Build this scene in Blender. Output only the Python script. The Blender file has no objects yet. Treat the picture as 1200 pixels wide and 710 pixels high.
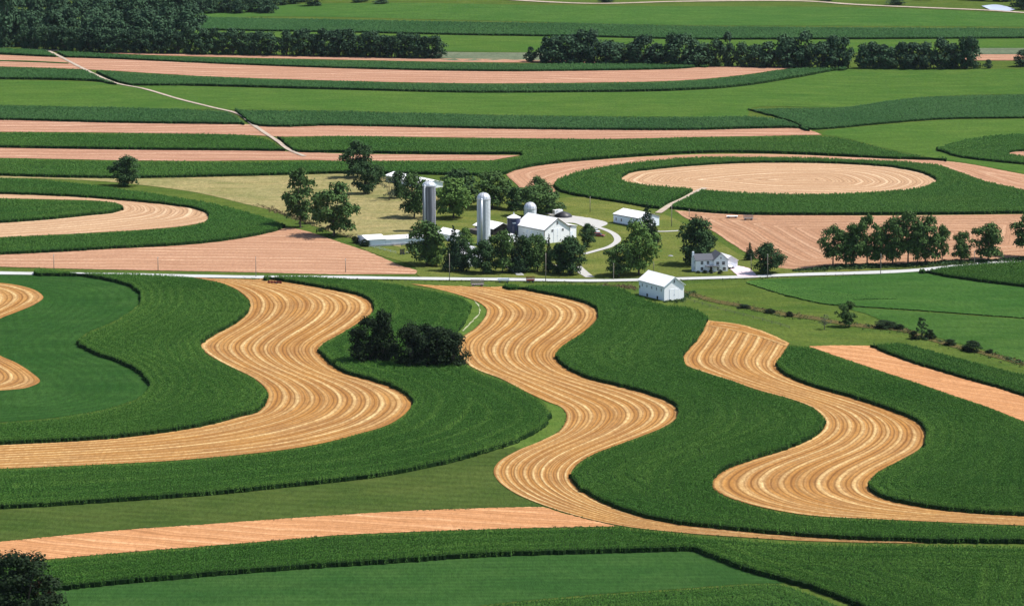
import bpy, bmesh, math, random
import numpy as np
from mathutils import Vector
from mathutils.geometry import delaunay_2d_cdt

# ---------------------------------------------------------------- scene, camera, sky, sun
SC = bpy.context.scene
COL = SC.collection
R = math.radians
CAM_H = 220.0
FPX = 3800.0                       # focal length in pixels of the 1200 px wide photograph
PITCH = math.atan(663.0 / FPX)
cam_d = bpy.data.cameras.new('camera')
cam_d.sensor_width = 36.0
cam_d.lens = 36.0 * FPX / 1200.0
cam_d.clip_start = 1.0
cam_d.clip_end = 40000.0
cam = bpy.data.objects.new('camera', cam_d)
COL.objects.link(cam)
cam.location = (0, 0, CAM_H)
cam.rotation_euler = (math.pi / 2 - PITCH, 0, 0)
SC.camera = cam

SUN_EL, SUN_AZ = 57.0, 83.0        # azimuth clockwise from the view direction (+Y): the sun stands right and a little behind
world = bpy.data.worlds.new('World')
SC.world = world
world.use_nodes = True
wn = world.node_tree
sky = wn.nodes.new('ShaderNodeTexSky')
sky.sky_type = 'NISHITA'
sky.sun_disc = False
sky.sun_elevation = R(SUN_EL)
sky.sun_rotation = R(SUN_AZ)
wn.links.new(sky.outputs[0], wn.nodes['Background'].inputs[0])
wn.nodes['Background'].inputs[1].default_value = 0.11
sun_d = bpy.data.lights.new('sun', 'SUN')
sun_d.energy = 4.6
sun_d.angle = R(0.5)
sun_d.color = (1.0, 0.955, 0.89)
sun = bpy.data.objects.new('sun', sun_d)
COL.objects.link(sun)
sdir = Vector((math.sin(R(SUN_AZ)) * math.cos(R(SUN_EL)), math.cos(R(SUN_AZ)) * math.cos(R(SUN_EL)), math.sin(R(SUN_EL))))
sun.rotation_euler = sdir.to_track_quat('Z', 'Y').to_euler()
sun.location = (400, 1300, 600)
SC.view_settings.view_transform = 'Standard'
SC.view_settings.look = 'None'
SC.view_settings.exposure = 0.7
SC.view_settings.gamma = 1.0
SC.render.engine = 'CYCLES'

rng = np.random.default_rng(7)
random.seed(7)

# ---------------------------------------------------------------- terrain and pixel -> ground
def terr(x, y):
    x = np.asarray(x, float); y = np.asarray(y, float)
    return (1.1 * np.sin(x / 61.0 + 1.3) * np.sin(y / 83.0 + 0.4) + 0.8 * np.sin(x / 97.0 + y / 140.0)
            + 0.5 * np.sin(x / 37.0 - y / 120.0 + 2.0))

CP, SP = math.cos(PITCH), math.sin(PITCH)
def ground(px, py, h=0.0):
    px = np.asarray(px, float); py = np.asarray(py, float)
    a = (px - 600.0) / FPX
    b = (355.0 - py) / FPX
    dx, dy, dz = a, CP + b * SP, -SP + b * CP
    t = (CAM_H - h) / -dz
    for _ in range(8):
        t = (CAM_H - h - terr(dx * t, dy * t)) / -dz
    return np.stack([dx * t, dy * t], -1)

def pt(px, py, h=0.0):
    g = ground(px, py, h)
    return Vector((float(g[0]), float(g[1]), float(terr(g[0], g[1]))))

def px_per_m(y, z=0.0):
    return FPX / (y * CP + (CAM_H - z) * SP)

def spline(pts, step=2.5):
    P = np.array(pts, float)
    if len(P) < 3:
        n = max(2, int(np.hypot(*(P[-1] - P[0])) / step))
        s = np.linspace(0, 1, n)[:, None]
        return P[0] * (1 - s) + P[-1] * s, [0, n - 1]
    Q = np.vstack([2 * P[0] - P[1], P, 2 * P[-1] - P[-2]])
    out, idx = [], []
    for i in range(1, len(Q) - 2):
        p0, p1, p2, p3 = Q[i - 1], Q[i], Q[i + 1], Q[i + 2]
        t0 = 0.0
        t1 = t0 + max(1e-6, np.hypot(*(p1 - p0))) ** 0.5
        t2 = t1 + max(1e-6, np.hypot(*(p2 - p1))) ** 0.5
        t3 = t2 + max(1e-6, np.hypot(*(p3 - p2))) ** 0.5
        n = max(2, int(np.hypot(*(p2 - p1)) / step) + 1)
        t = np.linspace(t1, t2, n, endpoint=False)[:, None]
        A1 = (t1 - t) / (t1 - t0) * p0 + (t - t0) / (t1 - t0) * p1
        A2 = (t2 - t) / (t2 - t1) * p1 + (t - t1) / (t2 - t1) * p2
        A3 = (t3 - t) / (t3 - t2) * p2 + (t - t2) / (t3 - t2) * p3
        B1 = (t2 - t) / (t2 - t0) * A1 + (t - t0) / (t2 - t0) * A2
        B2 = (t3 - t) / (t3 - t1) * A2 + (t - t1) / (t3 - t1) * A3
        idx.append(sum(len(o) for o in out))
        out.append((t2 - t) / (t2 - t1) * B1 + (t - t1) / (t2 - t1) * B2)
    idx.append(sum(len(o) for o in out))
    out.append(P[-1:])
    return np.vstack(out), idx

def S(*pts):                       # smooth pixel curve
    return spline(pts)[0]

def cat(*segs):                    # closed outline from curve pieces
    out = [np.array(s, float) for s in segs]
    P = np.vstack(out)
    keep = [0]
    for i in range(1, len(P)):
        if np.hypot(*(P[i] - P[keep[-1]])) > 0.35:
            keep.append(i)
    if np.hypot(*(P[keep[-1]] - P[keep[0]])) < 0.35:
        keep.pop()
    return P[keep]

def clean(W, eps=0.25):
    keep = [0]
    for i in range(1, len(W)):
        if np.hypot(*(W[i] - W[keep[-1]])) > eps:
            keep.append(i)
    if np.hypot(*(W[keep[-1]] - W[keep[0]])) < eps:
        keep.pop()
    return W[keep]

def resample(W, step):             # closed world outline with even spacing
    Q = np.vstack([W, W[:1]])
    d = np.hypot(*np.diff(Q, axis=0).T)
    out = []
    for i in range(len(W)):
        n = max(1, int(d[i] / step))
        for k in range(n):
            out.append(Q[i] + (Q[i + 1] - Q[i]) * k / n)
    return np.array(out)

def to_world(P, h=0.0):
    """outline in pixels -> ground outline; where an edge faces away from the camera the photo shows the crop's top there"""
    if h <= 0:
        return ground(P[:, 0], P[:, 1])
    nx = np.roll(P, -1, 0) - np.roll(P, 1, 0)
    area = np.sum(P[:, 0] * np.roll(P[:, 1], -1) - np.roll(P[:, 0], -1) * P[:, 1])
    n = np.stack([nx[:, 1], -nx[:, 0]], -1) * (1 if area > 0 else -1)
    n /= np.maximum(np.hypot(n[:, 0], n[:, 1]), 1e-6)[:, None]
    w = np.clip(-n[:, 1] / 0.4, 0, 1)
    w = (w + np.roll(w, 1) + np.roll(w, -1) + np.roll(w, 2) + np.roll(w, -2)) / 5
    return ground(P[:, 0], P[:, 1], h * w * 0.9)

def inside(pts, loops):
    x, y = pts[:, 0], pts[:, 1]
    res = np.zeros(len(pts), bool)
    for L in loops:
        x1, y1 = L[:, 0], L[:, 1]
        x2, y2 = np.roll(x1, -1), np.roll(y1, -1)
        for a, b, c, d in zip(x1, y1, x2, y2):
            if b == d:
                continue
            m = (y > min(b, d)) & (y <= max(b, d))
            if m.any():
                xi = a + (y - b) * (c - a) / (d - b)
                res ^= m & (x < xi)
    return res

def edge_dist(pts, loops, chunk=20000):
    A = np.vstack(loops)
    B = np.vstack([np.roll(L, -1, 0) for L in loops])
    AB = B - A
    LL = np.maximum((AB ** 2).sum(1), 1e-9)
    out = np.empty(len(pts))
    for s in range(0, len(pts), chunk):
        p = pts[s:s + chunk]
        t = ((p[:, None, :] - A[None]) * AB[None]).sum(2) / LL
        t = np.clip(t, 0, 1)
        q = A[None] + t[..., None] * AB[None] - p[:, None, :]
        out[s:s + chunk] = np.sqrt((q ** 2).sum(2).min(1))
    return out

def triangulate(loops, grid, margin=0.4, cuts=()):
    lo = np.vstack(loops).min(0); hi = np.vstack(loops).max(0)
    gx = np.arange(lo[0], hi[0], grid); gy = np.arange(lo[1], hi[1], grid)
    X, Y = np.meshgrid(gx, gy)
    X = X + (np.arange(len(gy)) % 2)[:, None] * grid * 0.5
    g = np.stack([X.ravel(), Y.ravel()], -1)
    g = g[inside(g, loops)]
    if len(g):
        g = g[edge_dist(g, loops) > grid * margin]
    verts, edges, o = [], [], 0
    for L in list(loops) + list(cuts):
        n = len(L)
        verts += [Vector(v) for v in L.tolist()]
        edges += [(o + i, o + (i + 1) % n) for i in range(n)]
        o += n
    verts += [Vector(v) for v in g.tolist()]
    v2, _, f2, _, _, _ = delaunay_2d_cdt(verts, edges, [], 0, 1e-4)
    V = np.array([(v.x, v.y) for v in v2])
    F = np.array([f for f in f2 if len(f) == 3])
    c = V[F].mean(1)
    ok = inside(c, loops)
    for q in cuts: ok &= ~inside(c, [q])
    return V, F[ok]

def mesh_obj(name, V, F, mat, parent=None, smooth=True):
    me = bpy.data.meshes.new(name)
    V = np.asarray(V, float)
    me.from_pydata(V.tolist(), [], F.tolist() if isinstance(F, np.ndarray) else F)
    if mat is not None:
        me.materials.append(mat)
    if smooth:
        me.polygons.foreach_set('use_smooth', np.ones(len(me.polygons), bool))
    me.update()
    o = bpy.data.objects.new(name, me)
    COL.objects.link(o)
    if parent is not None:
        o.parent = parent
    return o

def set_uv(o, uv):
    me = o.data
    lay = me.uv_layers.new(name='rows')
    idx = np.empty(len(me.loops), np.int64)
    me.loops.foreach_get('vertex_index', idx)
    lay.data.foreach_set('uv', np.asarray(uv, float)[idx].ravel())

def tag(o, label=None, cat_=None, group=None, kind=None):
    if label: o['label'] = label
    if cat_: o['category'] = cat_
    if group: o['group'] = group
    if kind: o['kind'] = kind
    return o

# ---------------------------------------------------------------- materials
class NT:
    def __init__(s, name):
        s.m = bpy.data.materials.new(name)
        s.m.use_nodes = True
        s.t = s.m.node_tree
        s.b = s.t.nodes['Principled BSDF']
        s.b.inputs['Specular IOR Level'].default_value = 0.0
        s.b.inputs['Roughness'].default_value = 0.9
    def n(s, typ, **kw):
        nd = s.t.nodes.new(typ)
        for k, v in kw.items():
            setattr(nd, k, v)
        return nd
    def l(s, a, b):
        s.t.links.new(a, b)
    def val(s, sock, v):
        if hasattr(v, 'is_linked') or isinstance(v, bpy.types.NodeSocket):
            s.l(v, sock)
        else:
            sock.default_value = v
    def math(s, op, a, b=0.0, c=None):
        nd = s.n('ShaderNodeMath', operation=op)
        s.val(nd.inputs[0], a); s.val(nd.inputs[1], b)
        if c is not None: s.val(nd.inputs[2], c)
        return nd.outputs[0]
    def pos(s, scale=(1, 1, 1), rot=0.0):
        g = s.n('ShaderNodeNewGeometry')
        mp = s.n('ShaderNodeMapping')
        mp.inputs['Rotation'].default_value = (0, 0, rot)
        mp.inputs['Scale'].default_value = scale
        s.l(g.outputs['Position'], mp.inputs[0])
        return mp.outputs[0]
    def uv(s, scale=(1, 1, 1)):
        g = s.n('ShaderNodeUVMap', uv_map='rows')
        mp = s.n('ShaderNodeMapping')
        mp.inputs['Scale'].default_value = scale
        s.l(g.outputs[0], mp.inputs[0])
        return mp.outputs[0]
    def noise(s, vec, scale, detail=3.0, rough=0.55):
        nd = s.n('ShaderNodeTexNoise')
        nd.inputs['Scale'].default_value = scale
        nd.inputs['Detail'].default_value = detail
        nd.inputs['Roughness'].default_value = rough
        s.l(vec, nd.inputs['Vector'])
        return nd.outputs['Fac']
    def ramp(s, fac, stops):
        nd = s.n('ShaderNodeValToRGB')
        e = nd.color_ramp.elements
        while len(e) < len(stops): e.new(0.5)
        for k, (p, c) in enumerate(stops):
            e[k].position = p; e[k].color = (*c, 1)
        s.l(fac, nd.inputs[0])
        return nd.outputs[0]
    def mix(s, fac, a, b, mode='MIX'):
        nd = s.n('ShaderNodeMix', data_type='RGBA', blend_type=mode)
        s.val(nd.inputs[0], fac)
        s.val(nd.inputs[6], a if not isinstance(a, tuple) else (*a, 1))
        s.val(nd.inputs[7], b if not isinstance(b, tuple) else (*b, 1))
        return nd.outputs[2]
    def stretch(s, v, lo, hi):
        nd = s.n('ShaderNodeMapRange')
        nd.inputs[1].default_value = lo; nd.inputs[2].default_value = hi
        s.l(v, nd.inputs[0])
        return nd.outputs[0]
    def color(s, c): s.l(c, s.b.inputs['Base Color'])
    def bump(s, h, dist=0.2, strength=1.0):
        nd = s.n('ShaderNodeBump')
        nd.inputs['Distance'].default_value = dist
        nd.inputs['Strength'].default_value = strength
        s.l(h, nd.inputs['Height'])
        s.l(nd.outputs[0], s.b.inputs['Normal'])

def mul(c, k): return tuple(min(1.0, v * k) for v in c)
FIELD, CROP, LEAF = .56, .60, .72       # real surface colours, kept low because the picture is exposed for the dark crops

def green_mat(name, c, alt, rows=0.0, rough=1.0, patch=60.0, grain=1.4, rotz=0.0, streak=0.3, mott=.6):
    m = NT(name)
    c, alt = mul(c, FIELD), mul(alt, FIELD)
    p = m.pos()
    big = m.stretch(m.noise(p, 1.0 / patch, 3.0), 0.35, 0.65)
    col = m.mix(big, c, alt)
    mid = m.stretch(m.noise(m.pos((.035, .07, 1), rotz), 1.0, 6.0, .7), 0.42, 0.66)
    col = m.mix(m.math('MULTIPLY', mid, mott), col, (alt[0] * 1.75, alt[1] * 1.35, alt[2] * 1.5))
    dkp = m.stretch(m.noise(m.pos((.03, .09, 1), rotz), 1.3, 4.0, .6), 0.45, 0.7)
    col = m.mix(m.math('MULTIPLY', dkp, mott * .8), col, mul(c, .68))
    st = m.noise(m.pos((0.03, 0.5, 1), rotz), 1.0, 4.0, 0.6)
    st = m.stretch(st, 0.35, 0.68)
    col = m.mix(m.math('MULTIPLY', st, streak), col, mul(alt, 1.35))
    fine = m.stretch(m.noise(m.pos((1, .36, 1)), grain * .8, 4.0, 0.75), 0.3, 0.7)
    col = m.mix(m.math('MULTIPLY', m.math('SUBTRACT', 1.0, fine), 0.55 * rough), col, mul(c, 0.45))
    h = fine
    if rows > 0:
        u = m.uv((1, 1.0 / rows, 1))
        sp = m.n('ShaderNodeSeparateXYZ'); m.l(u, sp.inputs[0])
        wv = m.math('SINE', m.math('MULTIPLY', m.math('ADD', sp.outputs[1], m.math('MULTIPLY', big, 0.3)), 6.283))
        wv = m.math('MULTIPLY_ADD', wv, 0.5, 0.5)
        col = m.mix(m.math('MULTIPLY', wv, 0.24), col, mul(c, 0.5))
    m.color(col)
    m.bump(h, 0.25, 0.7 * rough)
    return m.m

def stubble_mat(name, base, pale, dark, period, amount=0.8, fine=1.0, swirl=0.35, vuv=1.0):
    base, pale, dark = mul(base, .57), mul(pale, .70), mul(dark, .46)
    # mown straw: pale swaths lying on darker stubble, following the strip (uv: x metres along, y swath number or metres)
    m = NT(name)
    u = m.uv((1, vuv / period, 1))
    sp = m.n('ShaderNodeSeparateXYZ'); m.l(u, sp.inputs[0])
    along = m.uv((0.018, 0.35 * vuv / period, 1))
    wob = m.math('MULTIPLY', m.math('SUBTRACT', m.noise(along, 1.0, 3.0), 0.5), swirl * 2)
    v = m.math('ADD', sp.outputs[1], wob)
    w1 = m.math('MULTIPLY_ADD', m.math('SINE', m.math('MULTIPLY', v, 6.2832)), 0.5, 0.5)
    w2 = m.math('MULTIPLY_ADD', m.math('SINE', m.math('MULTIPLY_ADD', v, 18.85, 1.0)), 0.5, 0.5)
    k = vuv / period
    lane = m.uv((0.009, 0.9 * k, 1))
    hv = m.stretch(m.noise(lane, 1.0, 3.0, 0.6), 0.36, 0.62)
    cmb = m.n('ShaderNodeCombineXYZ')
    m.l(m.math('MULTIPLY', sp.outputs[0], 0.011), cmb.inputs[0]); m.l(m.math('MULTIPLY', v, 2.3), cmb.inputs[1])
    lines = m.stretch(m.noise(cmb.outputs[0], 1.0, 2.0, 0.5), 0.46, 0.62)
    cmb2 = m.n('ShaderNodeCombineXYZ')
    m.l(m.math('MULTIPLY', sp.outputs[0], 0.03), cmb2.inputs[0]); m.l(m.math('MULTIPLY', v, 5.5), cmb2.inputs[1])
    thin = m.stretch(m.noise(cmb2.outputs[0], 1.0, 3.0, 0.6), 0.42, 0.66)
    grain = m.stretch(m.noise(m.pos((1, 0.36, 1)), 0.9, 4.0, 0.8), 0.32, 0.68)
    brk = m.stretch(m.noise(m.uv((0.09, 1.7 * k, 1)), 1.0, 4.0, 0.7), 0.32, 0.58)
    blot = m.stretch(m.noise(m.pos(), 0.05, 4.0, 0.65), 0.4, 0.68)
    col = m.mix(m.math('MULTIPLY', thin, 0.55 * fine), base, dark)
    col = m.mix(m.math('MULTIPLY', blot, 0.55), col, mul(dark, 1.35))
    pk = m.math('MULTIPLY', m.math('POWER', w1, 2.6), m.math('MULTIPLY_ADD', hv, 0.8, 0.2))
    pk = m.math('MAXIMUM', pk, m.math('MULTIPLY', lines, 0.25))
    pk = m.math('MULTIPLY', pk, m.math('MULTIPLY_ADD', grain, -0.45, 1.0))
    col = m.mix(m.math('MULTIPLY', m.math('MULTIPLY', m.math('MINIMUM', pk, 1.0), m.math('MULTIPLY_ADD', brk, .55, .45)), amount), col, pale)
    col = m.mix(m.math('MULTIPLY', m.math('MULTIPLY', m.math('SUBTRACT', 1.0, pk), m.math('POWER', w2, 3.0)), 0.75 * amount), col, mul(dark, 0.7))
    col = m.mix(m.math('MULTIPLY', grain, 0.42 * fine), col, mul(dark, 0.6))
    m.color(col)
    m.bump(m.math('ADD', m.math('MULTIPLY', grain, 0.6), m.math('MULTIPLY', pk, 0.8)), 0.22, 0.8)
    return m.m

# ---------------------------------------------------------------- sheets, strips and crops
def sheet(name, P, mat, lift=0.1, grid=14.0, step=6.0, label=None, dist=False, angle=0.0, holes=(), dgrid=2.0, kind='structure'):
    loops = [resample(clean(ground(P[:, 0], P[:, 1])), step)]
    for H in holes:
        loops.append(resample(clean(ground(H[:, 0], H[:, 1])), step))
    loops = [L + rng.uniform(-.3, .3, L.shape) for L in loops]
    V, F = triangulate(loops, dgrid if dist else grid)
    z = terr(V[:, 0], V[:, 1]) + lift
    o = mesh_obj(name, np.column_stack([V, z]), F, mat)
    if dist:
        d = edge_dist(V, loops)
        uv = np.column_stack([V[:, 0], d])
    else:
        ca, sa = math.cos(angle), math.sin(angle)
        uv = np.column_stack([V[:, 0] * ca + V[:, 1] * sa, -V[:, 0] * sa + V[:, 1] * ca])
    set_uv(o, uv)
    return tag(o, label=label, kind=kind)

def span_sample(P, idx, anchors, counts):
    """world curve sampled by arc length inside each span between anchor control points"""
    W = ground(P[:, 0], P[:, 1])
    out = []
    a = [0] + [idx[k] for k in anchors] + [len(P) - 1]
    for i in range(len(a) - 1):
        seg = W[a[i]:a[i + 1] + 1]
        d = np.concatenate([[0], np.cumsum(np.hypot(*np.diff(seg, axis=0).T))])
        s = np.linspace(0, d[-1], counts[i], endpoint=(i == len(a) - 2))
        out.append(np.column_stack([np.interp(s, d, seg[:, 0]), np.interp(s, d, seg[:, 1])]))
    return np.vstack(out)

def strip(name, A, B, mat, anchA=(), anchB=(), swaths=9, per=8, lift=0.1, ridge=0.0, du=1.5, label=None, metres=False):
    PA, ia = spline(A); PB, ib = spline(B)
    WA, WB = ground(PA[:, 0], PA[:, 1]), ground(PB[:, 0], PB[:, 1])
    sa = [0] + [ia[k] for k in anchA] + [len(PA) - 1]
    sb = [0] + [ib[k] for k in anchB] + [len(PB) - 1]
    counts = []
    for i in range(len(sa) - 1):
        la = np.hypot(*np.diff(WA[sa[i]:sa[i + 1] + 1], axis=0).T).sum()
        lb = np.hypot(*np.diff(WB[sb[i]:sb[i + 1] + 1], axis=0).T).sum()
        counts.append(max(3, int((la + lb) / 2 / du)))
    EA = span_sample(PA, ia, anchA, counts)
    EB = span_sample(PB, ib, anchB, counts)
    # ease the rungs so that the lines between the edges do not kink at the anchors
    nv = swaths * per + 1
    t = np.linspace(0, 1, nv)
    G = EA[:, None, :] * (1 - t)[None, :, None] + EB[:, None, :] * t[None, :, None]
    k = 41
    ker = np.hanning(k + 2)[1:-1]; ker /= ker.sum()
    pad = np.concatenate([np.repeat(G[:1], k // 2, 0), G, np.repeat(G[-1:], k // 2, 0)])
    SM = np.zeros_like(G)
    for j in range(k):
        SM += ker[j] * pad[j:j + len(G)]
    w = np.clip(np.minimum(t, 1 - t) * 5, 0, 1)[None, :, None] * 0.8
    G = G * (1 - w) + SM * w
    mid = G[:, nv // 2]
    ul = np.concatenate([[0], np.cumsum(np.hypot(*np.diff(mid, axis=0).T))])
    nu = len(G)
    z = terr(G[..., 0], G[..., 1]) + lift
    if ridge > 0:
        vv = t * swaths
        amp = np.interp(vv, np.arange(swaths + 2), rng.uniform(.2, 1, swaths + 2))
        z = z + ridge * ((0.5 + 0.5 * np.sin(2 * np.pi * vv)) ** 2 * amp)[None, :] * rng.uniform(0.2, 1.0, (nu, nv)) * np.clip(np.minimum(t, 1 - t) * swaths, 0, 1)[None, :]
    V = np.column_stack([G.reshape(-1, 2), z.ravel()])
    i, j = np.meshgrid(np.arange(nu - 1), np.arange(nv - 1), indexing='ij')
    a = (i * nv + j).ravel()
    F = np.column_stack([a, a + 1, a + nv + 1, a + nv])
    # outward normals up
    v0, v1, v2 = V[F[0, 0]], V[F[0, 1]], V[F[0, 2]]
    if np.cross(v1 - v0, v2 - v0)[2] < 0:
        F = F[:, ::-1]
    o = mesh_obj(name, V, F, mat)
    if metres:
        wid = np.hypot(*(G[:, -1] - G[:, 0]).T)[:, None] * t[None, :]
        vv = wid
    else:
        vv = np.repeat((t * swaths)[None, :], nu, 0)
    set_uv(o, np.column_stack([np.repeat(ul[:, None], nv, 1).ravel(), vv.ravel()]))
    return tag(o, label=label, kind='structure')

# crop plant shared by all corn, drawn once per point by geometry nodes
def corn_mat(name, c, alt, tip):
    c, alt, tip = mul(c, CROP), mul(alt, CROP), mul(tip, CROP)
    m = NT(name)
    oi = m.n('ShaderNodeObjectInfo')
    big = m.stretch(m.noise(m.pos(), 0.02, 4.0), 0.35, 0.65)
    col = m.mix(big, c, alt)
    col = m.mix(m.math('MULTIPLY', oi.outputs['Random'], 0.45), col, mul(c, 1.35))
    lines = m.stretch(m.noise(m.pos((0.02, 0.12, 1)), 1.0, 3.0), 0.48, 0.75)
    col = m.mix(m.math('MULTIPLY', lines, 0.45), col, tip)
    at = m.n('ShaderNodeAttribute', attribute_type='INSTANCER', attribute_name='tone')
    col = m.mix(at.outputs['Fac'], col, mul(tip, 1.15))
    m.color(col)
    m.b.inputs['Roughness'].default_value = 0.6
    m.b.inputs['Specular IOR Level'].default_value = 0.06
    return m.m

def plant_mesh(name, mat, seed, n=14, droop=0.35):
    r = random.Random(seed)
    V, F = [], []
    for k in range(n):
        a = 2 * math.pi * k * 0.382 + r.uniform(-.4, .4)
        z0 = 0.25 + 0.7 * (k / n) + r.uniform(-.05, .05)
        L = r.uniform(.30, .52) * (1.15 - 0.5 * k / n)
        w = 0.085
        c, s = math.cos(a), math.sin(a)
        b = len(V)
        rise = r.uniform(.05, .2)
        pts = [(0, 0, z0 - .1), (L * .5, 0, z0 + rise * .6), (L, 0, z0 + rise * .6 - droop * L)]
        for i, (x, y, z) in enumerate(pts):
            ww = w * (0.7, 1.0, 0.25)[i]
            for sgn in (-1, 1):
                V.append((x * c - sgn * ww * s, x * s + sgn * ww * c, z))
        F += [(b, b + 2, b + 3, b + 1), (b + 2, b + 4, b + 5, b + 3)]
    me = bpy.data.meshes.new(name)
    me.from_pydata(V, [], F)
    me.materials.append(mat)
    return bpy.data.objects.new(name, me)

def scatter_group(proto, name):
    g = bpy.data.node_groups.new(name, 'GeometryNodeTree')
    g.interface.new_socket('Geometry', in_out='INPUT', socket_type='NodeSocketGeometry')
    g.interface.new_socket('Geometry', in_out='OUTPUT', socket_type='NodeSocketGeometry')
    N, L = g.nodes, g.links
    gi, go = N.new('NodeGroupInput'), N.new('NodeGroupOutput')
    oi = N.new('GeometryNodeObjectInfo'); oi.inputs['Object'].default_value = proto
    oi.inputs['As Instance'].default_value = True
    ip = N.new('GeometryNodeInstanceOnPoints')
    sel = N.new('GeometryNodeInputNamedAttribute'); sel.data_type = 'FLOAT'; sel.inputs[0].default_value = 'plant'
    cmpn = N.new('FunctionNodeCompare'); cmpn.data_type = 'FLOAT'; cmpn.operation = 'GREATER_THAN'; cmpn.inputs[1].default_value = 0.01
    L.new(sel.outputs[0], cmpn.inputs[0])
    rv = N.new('FunctionNodeRandomValue'); rv.data_type = 'FLOAT'
    rv.inputs[2].default_value = 0.0; rv.inputs[3].default_value = 6.283
    cx = N.new('ShaderNodeCombineXYZ'); L.new(rv.outputs[1], cx.inputs[2])
    sc = N.new('ShaderNodeCombineXYZ')
    wd = N.new('GeometryNodeInputNamedAttribute'); wd.data_type = 'FLOAT'; wd.inputs[0].default_value = 'wide'
    for k in (0, 1): L.new(wd.outputs[0], sc.inputs[k])
    L.new(sel.outputs[0], sc.inputs[2])
    L.new(gi.outputs[0], ip.inputs['Points'])
    L.new(cmpn.outputs[0], ip.inputs['Selection'])
    L.new(oi.outputs['Geometry'], ip.inputs['Instance'])
    L.new(cx.outputs[0], ip.inputs['Rotation'])
    L.new(sc.outputs[0], ip.inputs['Scale'])
    jn = N.new('GeometryNodeJoinGeometry')
    L.new(gi.outputs[0], jn.inputs[0]); L.new(ip.outputs[0], jn.inputs[0])
    L.new(jn.outputs[0], go.inputs[0])
    return g

def crop(name, P, h, group, under, label, holes=(), spacing=0.66, wide=1.2, rows=3.4, rowamp=0.07, cuts=()):
    loops = [clean(to_world(P, h))]
    for H in holes:
        loops.append(clean(ground(H[:, 0], H[:, 1])))
    loops = [resample(L, 3.5) for L in loops]
    loops = [L + rng.normal(0, .28, L.shape) for L in loops]
    V, F = triangulate(loops, 9.0, cuts=cuts)
    z = terr(V[:, 0], V[:, 1])
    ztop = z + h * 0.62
    n = len(V)
    # walls: boundary loops occupy the first vertices
    base = sum(len(L) for L in loops)
    VV = [np.column_stack([V, ztop])]
    FF = [tuple(f) for f in F.tolist()]
    # make sure of upward faces
    f0 = F[0]
    A = V[f0[1]] - V[f0[0]]; B = V[f0[2]] - V[f0[0]]
    if A[0] * B[1] - A[1] * B[0] < 0:
        FF = [f[::-1] for f in FF]
    # boundary edges of the triangulation
    cnt = {}
    for f in FF:
        for i in range(3):
            e = (f[i], f[(i + 1) % 3])
            cnt[e] = cnt.get(e, 0) + 1
    bed = [e for e in cnt if (e[1], e[0]) not in cnt]
    bv = sorted({v for e in bed for v in e})
    mp = {v: n + i for i, v in enumerate(bv)}
    VV.append(np.column_stack([V[bv], z[bv] - 0.3]))
    for a, b in bed:
        FF.append((b, a, mp[a], mp[b]))
    m = n + len(bv)
    # plants
    lo = np.vstack(loops).min(0); hi = np.vstack(loops).max(0)
    gx = np.arange(lo[0], hi[0], spacing); gy = np.arange(lo[1], hi[1], spacing)
    X, Y = np.meshgrid(gx, gy)
    g = np.stack([X.ravel(), Y.ravel()], -1) + rng.uniform(-.4, .4, (X.size, 2)) * spacing
    ap = (g[:, 0] / g[:, 1]); g = g[np.abs(ap) < 0.168 + 0.0]
    g = g[g[:, 1] > 770]
    g = g[inside(g, loops)]
    for q in cuts: g = g[~inside(g, [q])]
    d = edge_dist(g, loops)
    keep = d > 0.08 + 0.55 * (np.sin(g[:, 0] / 3.7 + g[:, 1] / 2.9) * np.sin(g[:, 0] / 8.3 - g[:, 1] / 6.1) + rng.normal(0, .25, len(g)) > .35)
    g, d = g[keep], d[keep]
    hh = h * rng.uniform(0.86, 1.1, len(g))
    if rows > 0:
        hh *= 1.0 + rowamp * np.sin(2 * np.pi * d / rows + 0.8 * np.sin(g[:, 0] / 35))
    hh *= 1 + 0.06 * np.sin(g[:, 0] / 9.0) * np.sin(g[:, 1] / 13.0)
    Z = terr(g[:, 0], g[:, 1])
    VV.append(np.column_stack([g, Z]))
    me = bpy.data.meshes.new(name)
    me.from_pydata(np.vstack(VV).tolist(), [], FF)
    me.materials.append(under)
    at = me.attributes.new('plant', 'FLOAT', 'POINT')
    pv = np.zeros(m + len(g), np.float32); pv[m:] = hh
    at.data.foreach_set('value', pv)
    at2 = me.attributes.new('wide', 'FLOAT', 'POINT')
    wv = np.zeros(m + len(g), np.float32); wv[m:] = wide * rng.uniform(.8, 1.15, len(g))
    at2.data.foreach_set('value', wv)
    me.update()
    o = bpy.data.objects.new(name, me)
    COL.objects.link(o)
    md = o.modifiers.new('plants', 'NODES'); md.node_group = group
    # rows run parallel to the field edge and differ a little in vigour
    nb = int((d.max() if len(d) else 1) / 1.1) + 3
    rr = rng.uniform(0, 1, nb) ** 2.2
    tone = np.interp(d / 1.1, np.arange(nb), rr)
    patch = 0.5 + 0.5 * np.sin(g[:, 0] / 23 + 2 * np.sin(g[:, 1] / 41)) * np.sin(g[:, 1] / 57 + 1.7 * np.sin(g[:, 0] / 33))
    at3 = me.attributes.new('tone', 'FLOAT', 'POINT')
    tv = np.zeros(m + len(g), np.float32); tv[m:] = np.clip(tone * (0.2 + 0.8 * patch) + .12 * patch, 0, .9)
    at3.data.foreach_set('value', tv)
    PLANTS[0] += len(g)
    return tag(o, label=label, kind='stuff')
PLANTS = [0]
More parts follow.
